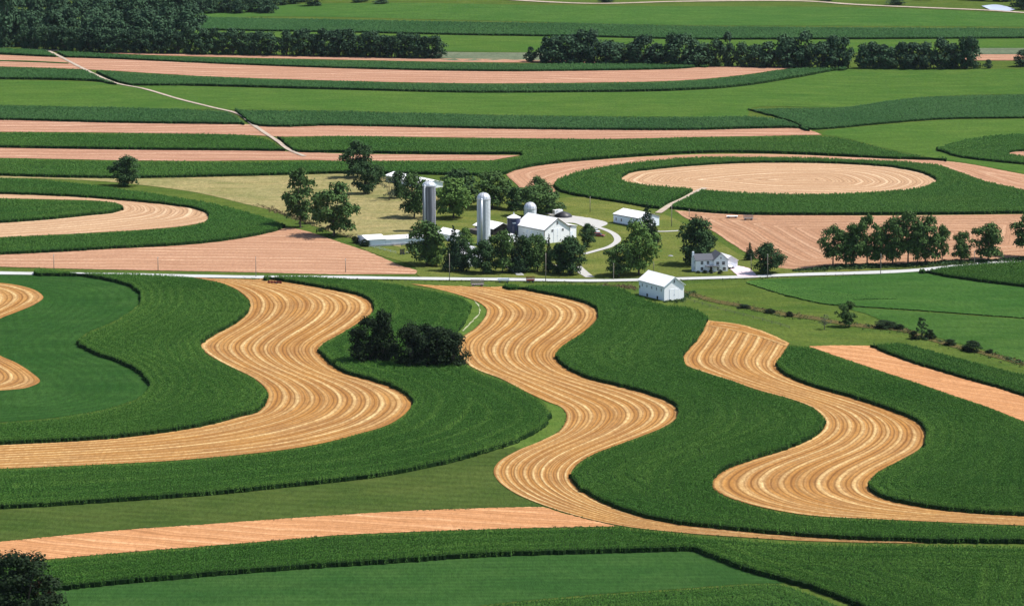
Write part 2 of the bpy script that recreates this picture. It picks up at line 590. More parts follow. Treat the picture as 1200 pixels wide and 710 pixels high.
# ---------------------------------------------------------------- surface materials
M_GRASS = green_mat('meadow_grass', (.085, .155, .03), (.125, .185, .038), patch=45, grain=.9, streak=.35)
M_PASTURE = green_mat('dry_pasture', (.24, .26, .085), (.42, .37, .17), patch=26, grain=.7, streak=.6)
M_YARD = green_mat('lawn', (.14, .2, .04), (.2, .235, .06), patch=24, grain=1.2, streak=.25, mott=.6)
M_FRINGE = green_mat('field_margin', (.1, .2, .035), (.15, .24, .05), patch=14, grain=1.2)
M_OLIVE = green_mat('cut_hay_olive', (.07, .125, .028), (.098, .15, .036), rows=5.5, patch=30, grain=1.0, streak=.5, rotz=-.15)
M_SOY = green_mat('soybean_green', (.04, .12, .03), (.062, .15, .036), rows=3.4, patch=40, grain=1.1, streak=.35)
M_SOYDK = green_mat('alfalfa_dark', (.036, .11, .026), (.05, .135, .03), rows=4.2, patch=35, grain=1.0, streak=.3)
M_LIGHT = green_mat('young_alfalfa', (.064, .165, .032), (.105, .195, .038), patch=90, grain=.8, streak=.5)
M_MEAD = green_mat('right_meadow', (.048, .135, .03), (.066, .16, .034), patch=50, grain=.9, streak=.5)
M_MEAD2 = green_mat('creek_meadow', (.055, .14, .03), (.075, .165, .036), patch=60, grain=.9, streak=.4)
M_FARL = green_mat('far_meadow', (.06, .165, .036), (.09, .19, .04), patch=120, grain=.6, streak=.4)
M_FARD = green_mat('far_crop', (.05, .15, .045), (.065, .175, .05), rows=5.0, patch=100, grain=.6, streak=.3)
M_BLUE = green_mat('bluish_crop', (.05, .14, .05), (.1, .19, .05), rows=6.0, patch=60, grain=.5, streak=.6)
M_GREY = green_mat('grey_green_crop', (.16, .22, .13), (.2, .24, .15), patch=60, grain=.5, streak=.5)
GOLD, GPALE, GDARK = (.69, .34, .095), (1.0, .77, .38), (.36, .165, .065)
M_GOLD = stubble_mat('golden_straw', GOLD, GPALE, GDARK, 1.0, amount=.92, swirl=.24)
M_HEAD = stubble_mat('golden_straw_headland', GOLD, GPALE, GDARK, 4.5, amount=.9, swirl=.2)
PINK, PPALE, PDARK = (.68, .37, .235), (.88, .60, .41), (.5, .26, .165)
M_PINK = stubble_mat('tan_stubble', PINK, PPALE, PDARK, 13, amount=.7, fine=1.0, swirl=.6)
M_PINKN = stubble_mat('tan_stubble_near', (.84, .42, .19), (.98, .60, .33), (.60, .28, .12), 7.0, amount=.6, fine=1.0, swirl=.9)
M_CIRC = stubble_mat('circle_stubble', (.74, .46, .26), (.98, .76, .5), (.55, .33, .19), 6.0, amount=.8, fine=.8, swirl=.5)
M_TANF = stubble_mat('tan_field_stubble', (.70, .39, .235), (.92, .65, .43), (.5, .26, .155), 8.0, amount=.6, fine=.9, swirl=.6)
M_RIGHT = stubble_mat('rowed_stubble', (.68, .38, .22), (.92, .64, .42), (.42, .22, .13), 7.5, amount=.55, fine=1.0, swirl=.5)

def plain(name, c, rough=.8, grain=0.0, gs=2.0, metal=0.0, spec=.3, streak=None):
    m = NT(name)
    m.b.inputs['Roughness'].default_value = rough
    m.b.inputs['Metallic'].default_value = metal
    m.b.inputs['Specular IOR Level'].default_value = spec
    if grain > 0:
        f = m.stretch(m.noise(m.pos(streak or (1, 1, 1)), gs, 4.0, .65), .3, .7)
        m.color(m.mix(m.math('MULTIPLY', f, grain), c, mul(c, .45)))
    else:
        m.b.inputs['Base Color'].default_value = (*c, 1)
    return m.m

M_ROAD = plain('pale_road', (.40, .405, .39), .9, .25, .5)
M_GRAVEL = plain('white_gravel', (.38, .37, .345), .95, .3, .8)
M_DIRT = plain('dirt_track', (.42, .34, .26), .95, .8, .35)
M_DRIVE = plain('pinkish_driveway', (.55, .44, .46), .9, .25, .7)
M_TYRET = plain('worn_grass', (.34, .34, .2), .95, .6, .5)
M_WEED = green_mat('brown_weeds', (.2, .15, .07), (.13, .14, .04), patch=6, grain=1.5)
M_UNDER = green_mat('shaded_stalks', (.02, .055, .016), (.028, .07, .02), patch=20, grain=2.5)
M_CORN = corn_mat('corn_leaf', (.05, .16, .022), (.07, .195, .028), (.13, .27, .045))
M_CORNF = corn_mat('corn_leaf_far', (.048, .155, .024), (.066, .185, .028), (.1, .21, .035))
M_CORNB = corn_mat('corn_leaf_bluish', (.042, .13, .034), (.056, .155, .04), (.08, .18, .05))

NEAR = scatter_group(plant_mesh('corn_plant', M_CORN, 1), 'corn_near')
MID = scatter_group(plant_mesh('corn_plant', M_CORNF, 2), 'corn_mid')
FAR = scatter_group(plant_mesh('corn_plant', M_CORNB, 3), 'corn_far')

def lane(curve, width):
    W = ground(curve[:, 0], curve[:, 1])
    d = np.concatenate([[0], np.cumsum(np.hypot(*np.diff(W, axis=0).T))])
    q = np.arange(0, d[-1], 6.0)
    W = np.column_stack([np.interp(q, d, W[:, 0]), np.interp(q, d, W[:, 1])])
    T = np.gradient(W, axis=0); T /= np.hypot(*T.T)[:, None]
    Nn = np.column_stack([-T[:, 1], T[:, 0]]) * width / 2
    return np.vstack([W - Nn, (W + Nn)[::-1]])
TRK = S((34,58.5),(55,60),(68,66),(101,83),(135,98),(169,105),(210,117),(250,127),(281,135),(294,145),(311,157),(325,166),(338,176),(358,184.5))
RINGTRK = S((826,221),(818,224.5),(800,234),(785,241),(775,248),(770,251))
TRKC, RINGC = lane(TRK, 6.5), lane(RINGTRK, 5.0)

# ---------------------------------------------------------------- the ground, one sheet to the horizon
def build_ground():
    xs = np.concatenate([np.linspace(-9000, -1000, 12)[:-1], np.linspace(-1000, -500, 12)[:-1], np.arange(-500, 501, 14.0),
                         np.linspace(500, 1000, 12)[1:], np.linspace(1000, 9000, 12)[1:]])
    ys = np.concatenate([np.linspace(-200, 720, 14)[:-1], np.arange(720, 2900, 14.0), np.linspace(2900, 16000, 40)[1:]])
    X, Y = np.meshgrid(xs, ys)
    V = np.column_stack([X.ravel(), Y.ravel(), terr(X, Y).ravel()])
    ny, nx = X.shape
    i, j = np.meshgrid(np.arange(ny - 1), np.arange(nx - 1), indexing='ij')
    a = (i * nx + j).ravel()
    o = mesh_obj('ground', V, np.column_stack([a, a + 1, a + nx + 1, a + nx]), M_GRASS)
    tag(o, label='mixed green grassland under all the fields', kind='structure')
build_ground()

# ---------------------------------------------------------------- golden S-bend strips
S0R = [(-60,331),(0,332),(27,336),(44,342),(51,349),(41,357),(20,366),(0,374),(-15,385),(-20,396),(-12,408),(0,417),(20,426),(37,437),(47,447),(34,454),(0,458),(-80,462)]
S0L = [(-180,331),(-150,334),(-120,338),(-104,344),(-98,352),(-104,362),(-120,372),(-140,384),(-150,396),(-145,408),(-130,416),(-112,424),(-100,433),(-96,440),(-104,447),(-120,451),(-150,455),(-190,458)]
S1L = [(226,325.5),(262,333),(282,343),(292,354),(291,366),(277,379),(250,394),(235,406),(243,415),(270,430),(298,444),(312,457),(313.7,468),(304,482),(281,489),(243,499),(190,508),(114,516),(0,522),(-60,525)]
S1R = [(308,327),(338,331.5),(400,342.5),(424,348.5),(437,357),(438,364),(427,374),(400,391),(379,403),(374,411),(379,420),(400,436),(434,446.5),(457,454),(478,465),(483,473),(477,483),(457,497),(423,508),(361,523),(228,538),(76,546.5),(0,549.5),(-60,552)]
S2L = [(481,333),(511,339),(542,347.5),(562,355.5),(570.5,364),(567,374),(557,385),(540,397),(536,407),(541,419),(552,430),(589,445),(609,456),(640,470.5),(658,478),(664,487),(658,503),(636,516),(605,529),(583,543),(578.5,553),(584,564),(605,579),(636,592),(666,602),(723,615.5),(800,624.5),(876,630),(933,633.5),(1013,636),(1085,637)]
S2R = [(590,336),(637,345),(670,352),(691,358.5),(700,365),(701,371),(692.5,382),(677,394),(659,406),(651,416),(652.5,423),(664,433),(691,445),(723,453),(761,463.5),(784,472.5),(795,482.5),(793,490),(780,499.5),(750,512),(723,522),(693,534),(674,547),(669,558),(674,569.5),(697,585),(731,600),(765,609.5),(800,616),(838,620),(876,624),(952,630.5),(1013,634),(1085,636)]
S3L = [(829,376.5),(820,394),(807,410),(800,420),(803,427.5),(820,434.5),(857,446.5),(887,457),(933,470),(956,480.5),(966.5,493),(965,503),(952,514),(922,527),(876,541.5),(849,552),(836,563),(835,571),(846,579.5),(876,590.5),(925,601),(963,605.5),(1028,608.5),(1104,612),(1200,616),(1260,618)]
S3R = [(925,403),(917,415.5),(910.5,425),(911.6,433.5),(925,443),(949,453),(998,467),(1043,482),(1074,495.5),(1084,506.5),(1085,515),(1077.6,526),(1055,539.5),(1028,554.5),(1018.6,566),(1020,575.5),(1036,585),(1066,592.5),(1104,598.5),(1142,602),(1200,605.5),(1260,608)]
strip('stubble_strip', S0L, S0R, M_GOLD, (4, 8, 13), (4, 9, 14), swaths=9, lift=.2, ridge=.2, label='golden straw strip cut off by the left edge')
strip('stubble_strip', S1L, S1R, M_GOLD, (3, 7, 12), (5, 9, 15), swaths=10, lift=.2, ridge=.2, label='left golden S-bend strip of mown straw')
strip('stubble_strip', S2L, S2R, M_GOLD, (4, 8, 15, 20, 25), (5, 9, 16, 23, 27), swaths=9, lift=.2, ridge=.2, label='middle golden S-bend strip of mown straw, longest')
strip('stubble_strip', S3L, S3R, M_GOLD, (3, 10, 16), (2, 9, 14), swaths=8, lift=.2, ridge=.2, label='right golden S-bend strip of mown straw')
sheet('stubble_headland', cat(S((829,376),(870,381.6),(901,391.5),(925,402.8)), S((922,407),(896,397.5),(862,388.5),(826,382))), M_HEAD, .32, dist=True, dgrid=1.2, label='pale cross swaths closing the top of the right golden bend')

c = lambda pts: S(*pts)
# ---------------------------------------------------------------- near and middle crops
SOFT1 = S((164,345),(165,351),(159,360),(135,376),(101,391),(90,400))
SOFT0 = S((175,451),(167,463),(133,477),(76,488),(0,495),(-40,497))
EDGE_T = S((39,318.5),(84,323),(128,330),(152,337),(164,345))
EDGE_M = S((90,400),(94,407),(112,416),(142,427),(162,438),(175,451))
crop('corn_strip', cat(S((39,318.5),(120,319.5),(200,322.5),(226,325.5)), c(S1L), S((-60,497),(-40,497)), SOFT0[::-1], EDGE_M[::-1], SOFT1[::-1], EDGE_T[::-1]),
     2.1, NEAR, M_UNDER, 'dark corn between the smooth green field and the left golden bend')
sheet('alfalfa_field', cat(S((-60,321),(39,319.5)), EDGE_T, SOFT1, EDGE_M, SOFT0, np.array([(-60,497.0)])), M_SOYDK, .12, dist=True, dgrid=5.0,
      label='smooth dark green field at the left edge above the golden strip')
C2R = S((484,336),(518,343),(545,350.5),(552,358),(551,367),(545,379),(535,393),(528,405),(536,418),(550,431),(589,446),(620,461),(640,477),(646,487),(641,498),(628,508),(601,521),(563,533),(529,543),(495,550),(457,557.5),(400,565),(342,571),(266,579),(190,585),(114,590),(57,594),(0,597),(-60,600))
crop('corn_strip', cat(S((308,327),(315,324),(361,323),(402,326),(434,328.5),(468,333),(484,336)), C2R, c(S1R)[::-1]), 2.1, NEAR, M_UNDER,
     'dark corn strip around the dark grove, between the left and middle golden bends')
sheet('field_margin', cat(S((484,334),(530,343)), c(S2L[3:20]), S((583,543),(560,548),(520,552),(520,543),(563,531),(628,506),(645,487),(630,466),(589,445),(540,425),(528,405),(545,375),(552,358),(520,342))), M_FRINGE, .08, grid=8, step=4,
      label='pale green grass margin along the middle golden bend')
sheet('tyre_track', cat(S((555,352),(560.5,359),(561.5,366),(553,376.5),(542,388)), S((543,388.3),(554,376.9),(562.5,366),(561.5,358.6),(556,352))), M_TYRET, .2, step=2, label='pale tyre track curving through the grass margin')
C3R = cat(S((829,376.5),(829,376)), c(S3L), np.array([(1260,640)]), S((1200,637),(1089,636.5)), c(S2R)[::-1], S((590,336),(637,333.5),(700,334),(725,337),(748,347),(778,357),(800,359),(820,364.5),(829,372)))
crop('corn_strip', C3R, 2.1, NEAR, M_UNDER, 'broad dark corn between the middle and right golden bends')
C4T = S((925,404),(937,405),(949,406.5))
P2L = S((949,406.5),(976,416),(1016,429.5),(1057,443),(1104,459),(1123,465.5),(1161,478.5),(1200,494),(1260,516))
crop('corn_strip', cat(C4T, P2L, c(S3R)[::-1]), 2.1, NEAR, M_UNDER, 'dark corn at the right edge inside the right golden bend')
P2R = S((1020,405.5),(1037,414),(1070,426),(1121,441.5),(1182,459),(1260,486))
sheet('stubble_strip', cat(P2L, P2R[::-1], S((1020,405.5),(976,405),(949,406))), M_PINKN, .14, grid=10, angle=-.62, label='pinkish tan strip running off at the right edge')
crop('corn_strip', cat(P2R, np.array([(1260,456)]), S((1200,438),(1138,423),(1087,409),(1057,401.5),(1037,402.5),(1020,404))), 1.8, MID, M_UNDER,
     'corn wedge right of the pinkish strip below the creek')
P1T = S((-60,640),(0,635),(76,627.5),(152,620.6),(228,615.5),(304,610),(400,603.5),(476,599),(552,596),(636,594))
P1B = S((-60,666),(0,661),(76,653.7),(152,647),(228,641),(304,635),(400,627),(476,623.6),(552,621),(628,618.5),(723,617))
sheet('cut_hay_field', cat(S((-60,600),(0,597),(57,594),(114,590),(190,585),(266,579),(342,571),(400,565),(457,557.5),(495,550),(529,543),(563,533),(600,524)), S((612,526),(583,543),(578,553),(584,565),(605,580),(636,594)), P1T[::-1]), M_OLIVE, .14, grid=10, angle=-.28,
      label='olive green mown wedge above the long pinkish strip')
sheet('stubble_strip', cat(P1T, S((636,594),(666,603),(723,617)), P1B[::-1]), M_PINKN, .16, grid=10, angle=-.28, label='long pinkish strip crossing the lower left')
C5E = S((811,646),(838,656),(876,670.5),(922,683),(952,691.5),(982,702),(1001,710),(1050,730))
crop('corn_strip', cat(P1B, S((723,617),(800,625.5),(876,631.5),(933,635),(1013,637.5),(1089,638),(1200,640),(1260,641)), np.array([(1260,740),(1060,740)]), C5E[::-1],
     S((811,646),(790,646.5),(704,649),(628,651),(552,654),(476,659.5),(400,664.5),(304,671),(228,677.5),(152,684),(84,691),(0,697),(-60,701))), 2.2, NEAR, M_UNDER,
     'dark corn filling the bottom right and running left under the pinkish strip')
C6T = S((500,722),(552,711),(628,702.5),(704,696),(800,689.5),(876,684),(912,683.5))
sheet('hay_field', cat(S((-60,698),(84,690),(228,677),(400,664),(552,653),(704,648.5),(790,645.5),(811,645.5),(838,655.5),(876,670),(922,683)), C6T[::-1], np.array([(300,745),(-60,745)])), M_SOY, .12, grid=10, angle=.0,
      label='smooth green field along the bottom edge')
crop('corn_strip', cat(C6T, S((918,684.5),(950,695),(976,706),(990,712),(1040,733)), np.array([(1040,750),(480,750)])), 1.5, NEAR, M_UNDER, 'low crop wedge at the very bottom of the picture')

# right-hand fields
F1B = S((874,331.5),(901,341),(935,350),(969,357),(1010,360),(1070,364),(1138,369),(1200,373.5),(1260,379))
sheet('meadow_field', cat(S((874,331.5),(881,329),(969,325),(1037,321),(1077,319.5),(1104,324.5),(1138,330),(1200,337.5),(1260,345)), F1B[::-1]), M_MEAD, .2, grid=10,
      label='bright green field below the road at the right')
crop('low_crop', cat(S((874,331),(885,328.5),(935,336),(990,343),(1050,350),(1000,352)), S((1000,356.5),(969,357),(935,350),(901,341))), .5, NEAR, M_UNDER,
     'low darker crop patch inside the bright green field', wide=1.6, rowamp=.05)
crop('crop_edge', cat(S((935,348.5),(969,355.3),(1010,358.2),(1070,362),(1138,367),(1200,371.5),(1260,377)), F1B[::-1][:-20]), .7, NEAR, M_UNDER,
     'dark ragged crop edge crossing the right-hand meadow', spacing=.6, wide=1.3, rows=0)
crop('corn_strip', cat(S((1077,317.5),(1121,311),(1172,307),(1260,302)), S((1260,345),(1200,337),(1138,329.5),(1104,324.5),(1077,318.5))), 1.9, MID, M_UNDER,
     'corn beside the road below the row of trees')
sheet('hay_field', cat(S((980,359),(1070,365),(1138,370),(1200,374.5),(1260,380)), np.array([(1260,440)]), S((1200,424),(1155,411),(1114,400),(1080,390),(1050,382),(1015,368))), M_MEAD2, .15, grid=10, angle=.1,
      label='green mown field between the dark crop edge and the creek')
CREEK = S((803,343),(834,352),(868,358.6),(901,365.5),(925,369.5),(952,372.5),(986,379),(1020,383),(1057,387),(1080,394.5),(1114,404.5),(1155,414.5),(1200,426.5),(1260,442))
def band(curve, half):
    return cat(curve - [0, half], curve[::-1] + [0, half])
sheet('creek_bank', band(CREEK, 2.0), M_WEED, .18, grid=6, step=4, label='brownish weedy creek bank crossing the right-hand meadow')

# roads and drives
ROADC = S((-60,319.6),(0,320.5),(135,322.3),(304,325.2),(400,325.6),(501,327),(603,328),(687,329.3),(752,328.4),(800,327),(868,325),(935,322.3),(1003,320.5),(1070,317.5),(1130,312),(1200,305),(1260,299))
def ribbon(name, curve, width, mat, lift, label):
    W = ground(curve[:, 0], curve[:, 1])
    d = np.concatenate([[0], np.cumsum(np.hypot(*np.diff(W, axis=0).T))])
    s = np.arange(0, d[-1], 3.0)
    W = np.column_stack([np.interp(s, d, W[:, 0]), np.interp(s, d, W[:, 1])])
    W[1:-1] = (W[:-2] + W[1:-1] * 2 + W[2:]) / 4
    T = np.gradient(W, axis=0); T /= np.hypot(*T.T)[:, None]
    Nn = np.column_stack([-T[:, 1], T[:, 0]])
    k = 5
    off = np.linspace(-.5, .5, k)
    wv = width * (1 + 0.1 * np.sin(s / 7.0) * np.sin(s / 17.0))
    G = W[:, None, :] + Nn[:, None, :] * (off[None, :, None] * wv[:, None, None])
    z = terr(G[..., 0], G[..., 1]) + lift
    V = np.column_stack([G.reshape(-1, 2), z.ravel()])
    n = len(W)
    i, j = np.meshgrid(np.arange(n - 1), np.arange(k - 1), indexing='ij')
    a = (i * k + j).ravel()
    F = np.column_stack([a, a + k, a + k + 1, a + 1])[:, ::-1]
    o = mesh_obj(name, V, F, mat)
    set_uv(o, np.column_stack([np.repeat(s, k), np.tile(off * width, n)]))
    return tag(o, label=label, kind='structure')
ribbon('road', ROADC, 6.8, M_ROAD, .26, 'pale country road crossing the whole valley')
ribbon('driveway', S((640,251),(660,253.5),(676,257),(694,265),(710,270),(721,276),(724,282),(716,289),(700,294),(682,299)), 2.9, M_GRAVEL, .3, 'white gravel drive looping between the barn and the road')
ribbon('driveway', S((676,313),(682,319),(692,326)), 4.2, M_GRAVEL, .32, 'white drive mouth meeting the road right of the barn trees')
ribbon('driveway', S((590,309),(600,315),(611,324)), 3.5, M_ROAD, .32, 'grey drive mouth meeting the road between the barn trees')
ribbon('driveway', S((640,311),(660,312.5),(676,314)), 2.6, M_GRAVEL, .3, 'pale yard lane behind the front trees')
sheet('farmyard', cat(S((660,252),(700,258),(712,262.5),(706,266),(690,268),(672,262),(655,262),(640,256),(648,250))), M_GRAVEL, .28, grid=6, step=3, label='white gravel yard right of the big barn')
sheet('driveway', cat(S((853,313),(862,312),(880,316.5),(888,325)), S((865,325),(858,318))), M_DRIVE, .3, grid=6, step=3, label='pinkish paved drive beside the farmhouse')
ribbon('path', S((755,270),(770,272),(797,271)), 2.2, M_GRAVEL, .3, 'short pale path behind the dark spruce')
ribbon('dirt_track', TRK, 2.5, M_DIRT, .5, 'pale dirt track slanting down through the far strips')
ribbon('dirt_track', RINGTRK, 3.0, M_DIRT, .4, 'pale track cutting through the corn ring')

# yard and pasture
sheet('pasture', cat(S((-60,203),(0,206),(135,209),(304,206),(400,204),(470,212),(520,240),(500,262),(470,282)), S((470,290),(430,282),(400,276),(360,262),(330,250),(290,240),(230,226),(135,214),(60,210),(-60,208))), M_PASTURE, .14, grid=10,
      label='dry yellowish pasture between the far corn and the farm')
sheet('lawn', cat(S((470,290),(500,262),(520,240),(560,230),(620,235),(690,232),(775,250),(800,262),(840,282),(870,300),(935,318)), ROADC[::-1][60:][:1], S((900,323),(800,324.5),(687,326.5),(560,325),(489,323),(486,314),(440,298),(420,290))), M_YARD, .16, grid=10,
      label='mown farmyard grass around the buildings')

# left middle: tan field, corn hook, inner hook
P3T = S((-60,301),(0,298.5),(68,295.5),(135,292),(203,288.5),(254,284),(304,276),(328,269.5),(338,267.6),(358,271),(400,285),(434,296.5),(468,311),(489,318.5),(486,321.5))
sheet('stubble_field', cat(P3T, S((400,322),(270,319),(135,316.4),(0,313),(-60,311))), M_TANF, .17, grid=10, angle=-.03, label='tan stubble field above the road at the left')
HOOKO = S((-60,206),(0,208.5),(68,212),(135,220),(203,230),(254,239),(287,247),(321,258),(333,263.5),(330,268.5),(304,276),(254,284),(203,288.6),(135,292),(68,296),(0,299),(-60,301.5))
HOOKI = [(-60,227),(0,228),(68,230.5),(118,233.5),(169,238),(203,241.5),(233,247),(246,254),(241,259.5),(220,264.5),(169,269.5),(101,273.5),(0,278.5),(-60,281)]
crop('corn_strip', cat(HOOKO, S(*HOOKI)[::-1]), 2.0, MID, M_UNDER, 'hook of corn wrapped round the striped tan bend at the left', spacing=.95, wide=1.7)
INNER = [(-60,232.5),(0,233),(68,234.3),(118,236),(142,240.5),(145,245),(135,249.5),(101,253.5),(51,258.5),(0,262),(-60,265)]
crop('corn_strip', cat(S(*INNER)), 2.0, MID, M_UNDER, 'tongue of corn inside the striped tan bend', spacing=.95, wide=1.7)
strip('stubble_strip', INNER, HOOKI, M_CIRC, (5,), (7,), swaths=1, per=60, lift=.18, metres=True, label='striped tan bend between two pieces of corn at the left')

# the ring around the circular field
RING_O = S((1260,250),(1200,250.5),(1130,251.5),(1060,252),(967,252.5),(920,252.5),(863,251.5),(818,248.5),(793,245.5),(770,245),(728,238.5),(682,231),(660,226),(651,220.5),(650,214),(657,208),(687,198),(738,190.5),(800,184.5),(901,183.5),(1003,186.3),(1057,188.5),(1070,189.6),(1098,192.5),(1121,200),(1155,211.5),(1200,222),(1260,234))
CIRC = S((724.6,211.5),(738,203.5),(765,199.5),(800,196),(868,192),(935,191.5),(1003,193.5),(1054,198),(1087,206),(1098,214),(1084,221.5),(1054,226.5),(1003,229.5),(935,231),(868,229),(820,225),(785,222.5),(755,220),(732,215),(724.6,211.5))
crop('corn_ring', cat(RING_O), 2.0, MID, M_UNDER, 'broad ring of corn round the circular stubble field', holes=(cat(CIRC),), cuts=(RINGC,), spacing=1.1, wide=1.9)
sheet('circular_field', cat(CIRC), M_CIRC, .15, dist=True, dgrid=3.0, label='round tan stubble field with concentric swaths')
P14T = S((593,205),(603,200.5),(637,194),(704,187.5),(800,182),(901,181),(1003,185),(1070,187.7),(1104,189),(1138,193),(1172,199.5),(1200,204.8),(1260,214))
sheet('stubble_strip', cat(P14T, S((1260,236),(1200,223),(1155,213),(1121,201),(1098,194),(1057,190.5),(1003,188),(901,186),(800,187),(738,194),(687,201),(657,211),(648,218),(652,226),(628,222),(609,220))), M_TANF, .17, dist=True, dgrid=4.0, label='tan strip wrapping the top of the corn ring')
sheet('stubble_field', cat(S((791,247),(863,252),(967,253),(1060,253),(1200,251.5),(1260,251)), S((1260,296),(1200,301.5),(1130,306),(1060,310),(967,313.5),(915,314.5),(885,302),(863,289.5),(840,274),(818,262.5),(800,254))), M_RIGHT, .18, dist=True, dgrid=4.0, label='tan rowed stubble field behind the row of trees')

# ---------------------------------------------------------------- far strips
BAND_T = S((326,161),(400,159.5),(500,161.5),(603,162.5),(724,163),(800,161.5),(884,160),(969,159.6),(989,162),(1037,174),(1070,181),(1109,185.5))
crop('corn_strip', cat(BAND_T, S((1109,188.5),(1070,187.6),(1037,186.6),(969,182.8),(868,179.5),(800,180.6),(704,187),(637,193.6),(603,200.5),(590,205),(500,205),(400,204),(304,206.5),(135,209.5),(0,206.5),(-60,204)),
     S((-60,184.5),(0,185.5),(101,188.2),(203,189),(304,189.5),(372,188.5),(500,188.7),(576,188.3),(606,184),(613,182),(535,181.5),(400,179.3),(345,177.7),(338,172.6))), 2.2, MID, M_UNDER,
     'long corn band sweeping from the left edge to the corn ring', spacing=1.3, wide=2.2, rows=4.5)
sheet('stubble_strip', cat(S((-60,173.5),(0,174),(169,176.5),(333,178),(400,180.5),(535,182),(610,182.4)), S((576,188.4),(400,189),(365,188),(203,189),(0,185.5),(-60,185))), M_PINK, .2, angle=.0, label='thin tan strip ending in a point behind the farm')
crop('corn_strip', cat(S((-60,155),(0,155.3),(152,156.5),(297,159.5),(318,166),(334,175),(334,177)), S((169,176.3),(0,173.7),(-60,173.2))), 2.2, MID, M_UNDER,
     'corn strip left of the dirt track between two tan strips', spacing=1.3, wide=2.2, rows=4.5)
P12T = S((-60,140.5),(0,141),(135,144.5),(284,146.2),(400,148),(603,151.7),(800,153),(935,150.8),(942,151.3),(955,155),(962,158))
sheet('stubble_strip', cat(P12T, S((962,158.5),(884,160),(800,161.5),(724,163.2),(603,162.5),(400,160),(325,160.5),(297,159),(152,156.2),(0,155),(-60,154.8))), M_PINK, .2, angle=.0, label='long tan strip in the middle distance')
crop('corn_strip', cat(S((-60,123),(0,123.4),(140,125.5),(237,128.5),(268,131.5),(281,139),(287,145.5)), S((284,146.5),(135,144.7),(0,141.3),(-60,141))), 2.2, FAR, M_UNDER,
     'bluish corn strip left of the dirt track', spacing=1.5, wide=2.6, rows=5)
crop('corn_strip', cat(S((275,129),(400,130),(603,135),(800,137),(878,136),(920,141),(949,152)), S((949,153),(935,151),(800,153.3),(603,152),(400,148.2),(296,146.6),(285,138))), 2.2, FAR, M_UNDER,
     'bluish corn strip right of the dirt track', spacing=1.5, wide=2.6, rows=5)
sheet('meadow_strip', cat(S((-60,93),(0,94),(115,97),(237,102),(400,106),(535,109),(637,109),(800,107),(868,102),(935,92),(993,81.5),(1100,81),(1200,82),(1260,83)), S((1260,112),(1200,111),(1087,114),(989,126),(878,128.5),(876,136),(800,137.5),(603,135.5),(400,130.5),(237,128.7),(0,124),(-60,123.5))), M_LIGHT, .2, grid=16,
      label='long light green meadow strip across the distance')
crop('corn_strip', cat(S((-60,77.5),(0,78.5),(84,80.7),(112,82.2),(237,89.7),(400,95.2),(535,98),(637,98),(800,94.8),(868,88.7),(930,80),(993,80.2)), S((993,81),(935,91.2),(868,101.6),(800,106.3),(637,109.2),(535,109.2),(400,105.8),(237,101.3),(135,100),(115,96.3),(0,93.3),(-60,92.5))), 2.2, FAR, M_UNDER,
     'far corn strip tapering to a point below the hedgerow trees', cuts=(TRKC,), spacing=1.6, wide=2.7, rows=5)
sheet('stubble_strip', cat(S((-60,63),(0,65),(68,68),(118,69.5),(270,76.3),(400,81),(535,84),(637,84.3),(800,81.3),(830,78.5),(930,79)), S((930,80),(868,88.7),(800,94.8),(637,98),(535,98),(400,95.3),(237,89.8),(112,82.5),(0,78.6),(-60,77.7))), M_PINK, .25, grid=16, angle=-.05, label='broad far tan strip below the evergreen row')
sheet('grass_balk', cat(S((-60,71),(0,71.5),(40,72.5),(80,74.5)), S((80,75.5),(40,73.8),(0,72.6),(-60,72))), M_SOYDK, .5, step=4, label='thin green line across the far tan strip')
crop('corn_strip', cat(S((-60,55),(0,56),(51,58.5),(118,62.5),(237,67.3),(400,70.8),(603,74.3),(800,75),(830,77.5)), S((830,78.3),(800,81),(637,84.2),(535,83.8),(400,80.8),(270,76.2),(118,69.3),(68,67.8),(0,64.3),(-60,62.5))), 2.0, FAR, M_UNDER,
     'farthest corn strip below the evergreen row', cuts=(TRKC,), spacing=1.6, wide=2.7, rows=5)
sheet('stubble_strip', cat(S((113,62),(160,62.5),(250,64),(400,66.3),(518,69.3),(603,70.3),(704,73.3)), S((704,74.2),(603,73.9),(518,73),(400,70.6),(237,67),(160,64.5),(115,62.5))), M_PINK, .25, step=5, label='narrow tan strip at the foot of the evergreens')
sheet('stubble_patch', cat(S((34,57.5),(52,58.5),(70,59.5)), S((68,61),(50,60),(34,58.8))), M_DIRT, .5, step=5, label='pale bare patch at the head of the dirt track')
C18T = S((876,128),(918,126.5),(989,125.5),(1037,118.5),(1087,113.5),(1200,110.5),(1260,110))
crop('low_crop', cat(C18T, S((1260,137),(1200,139),(1104,140.5),(1037,145.5),(969,151.7),(949,152),(928,144),(901,135.5))), 1.6, FAR, M_UNDER,
     'bluish crop with a square dark corner on the right', spacing=1.5, wide=2.6, rows=7)
sheet('meadow_strip', cat(S((969,153),(1037,146.5),(1104,141.5),(1200,140),(1260,138)), np.array([(1260,205)]), S((1200,204),(1172,199),(1138,192.5),(1109,188),(1070,181),(1037,174),(989,162),(962,158))), M_LIGHT, .15, grid=16,
      label='light green meadow between the bluish crop and the corn ring')
crop('corn_patch', cat(S((1098,173),(1121,165.7),(1155,159.5),(1200,156.5),(1260,155)), np.array([(1260,197)]), S((1200,193.6),(1155,189),(1121,184.3),(1099,177))), 1.9, MID, M_UNDER,
     'rounded corn patch at the right edge above the tan strip', holes=(cat(S((1179,181.5),(1187,178.8),(1200,178),(1260,176)), S((1260,188),(1200,186),(1186,184))),), spacing=1.3, wide=2.2, rows=5)
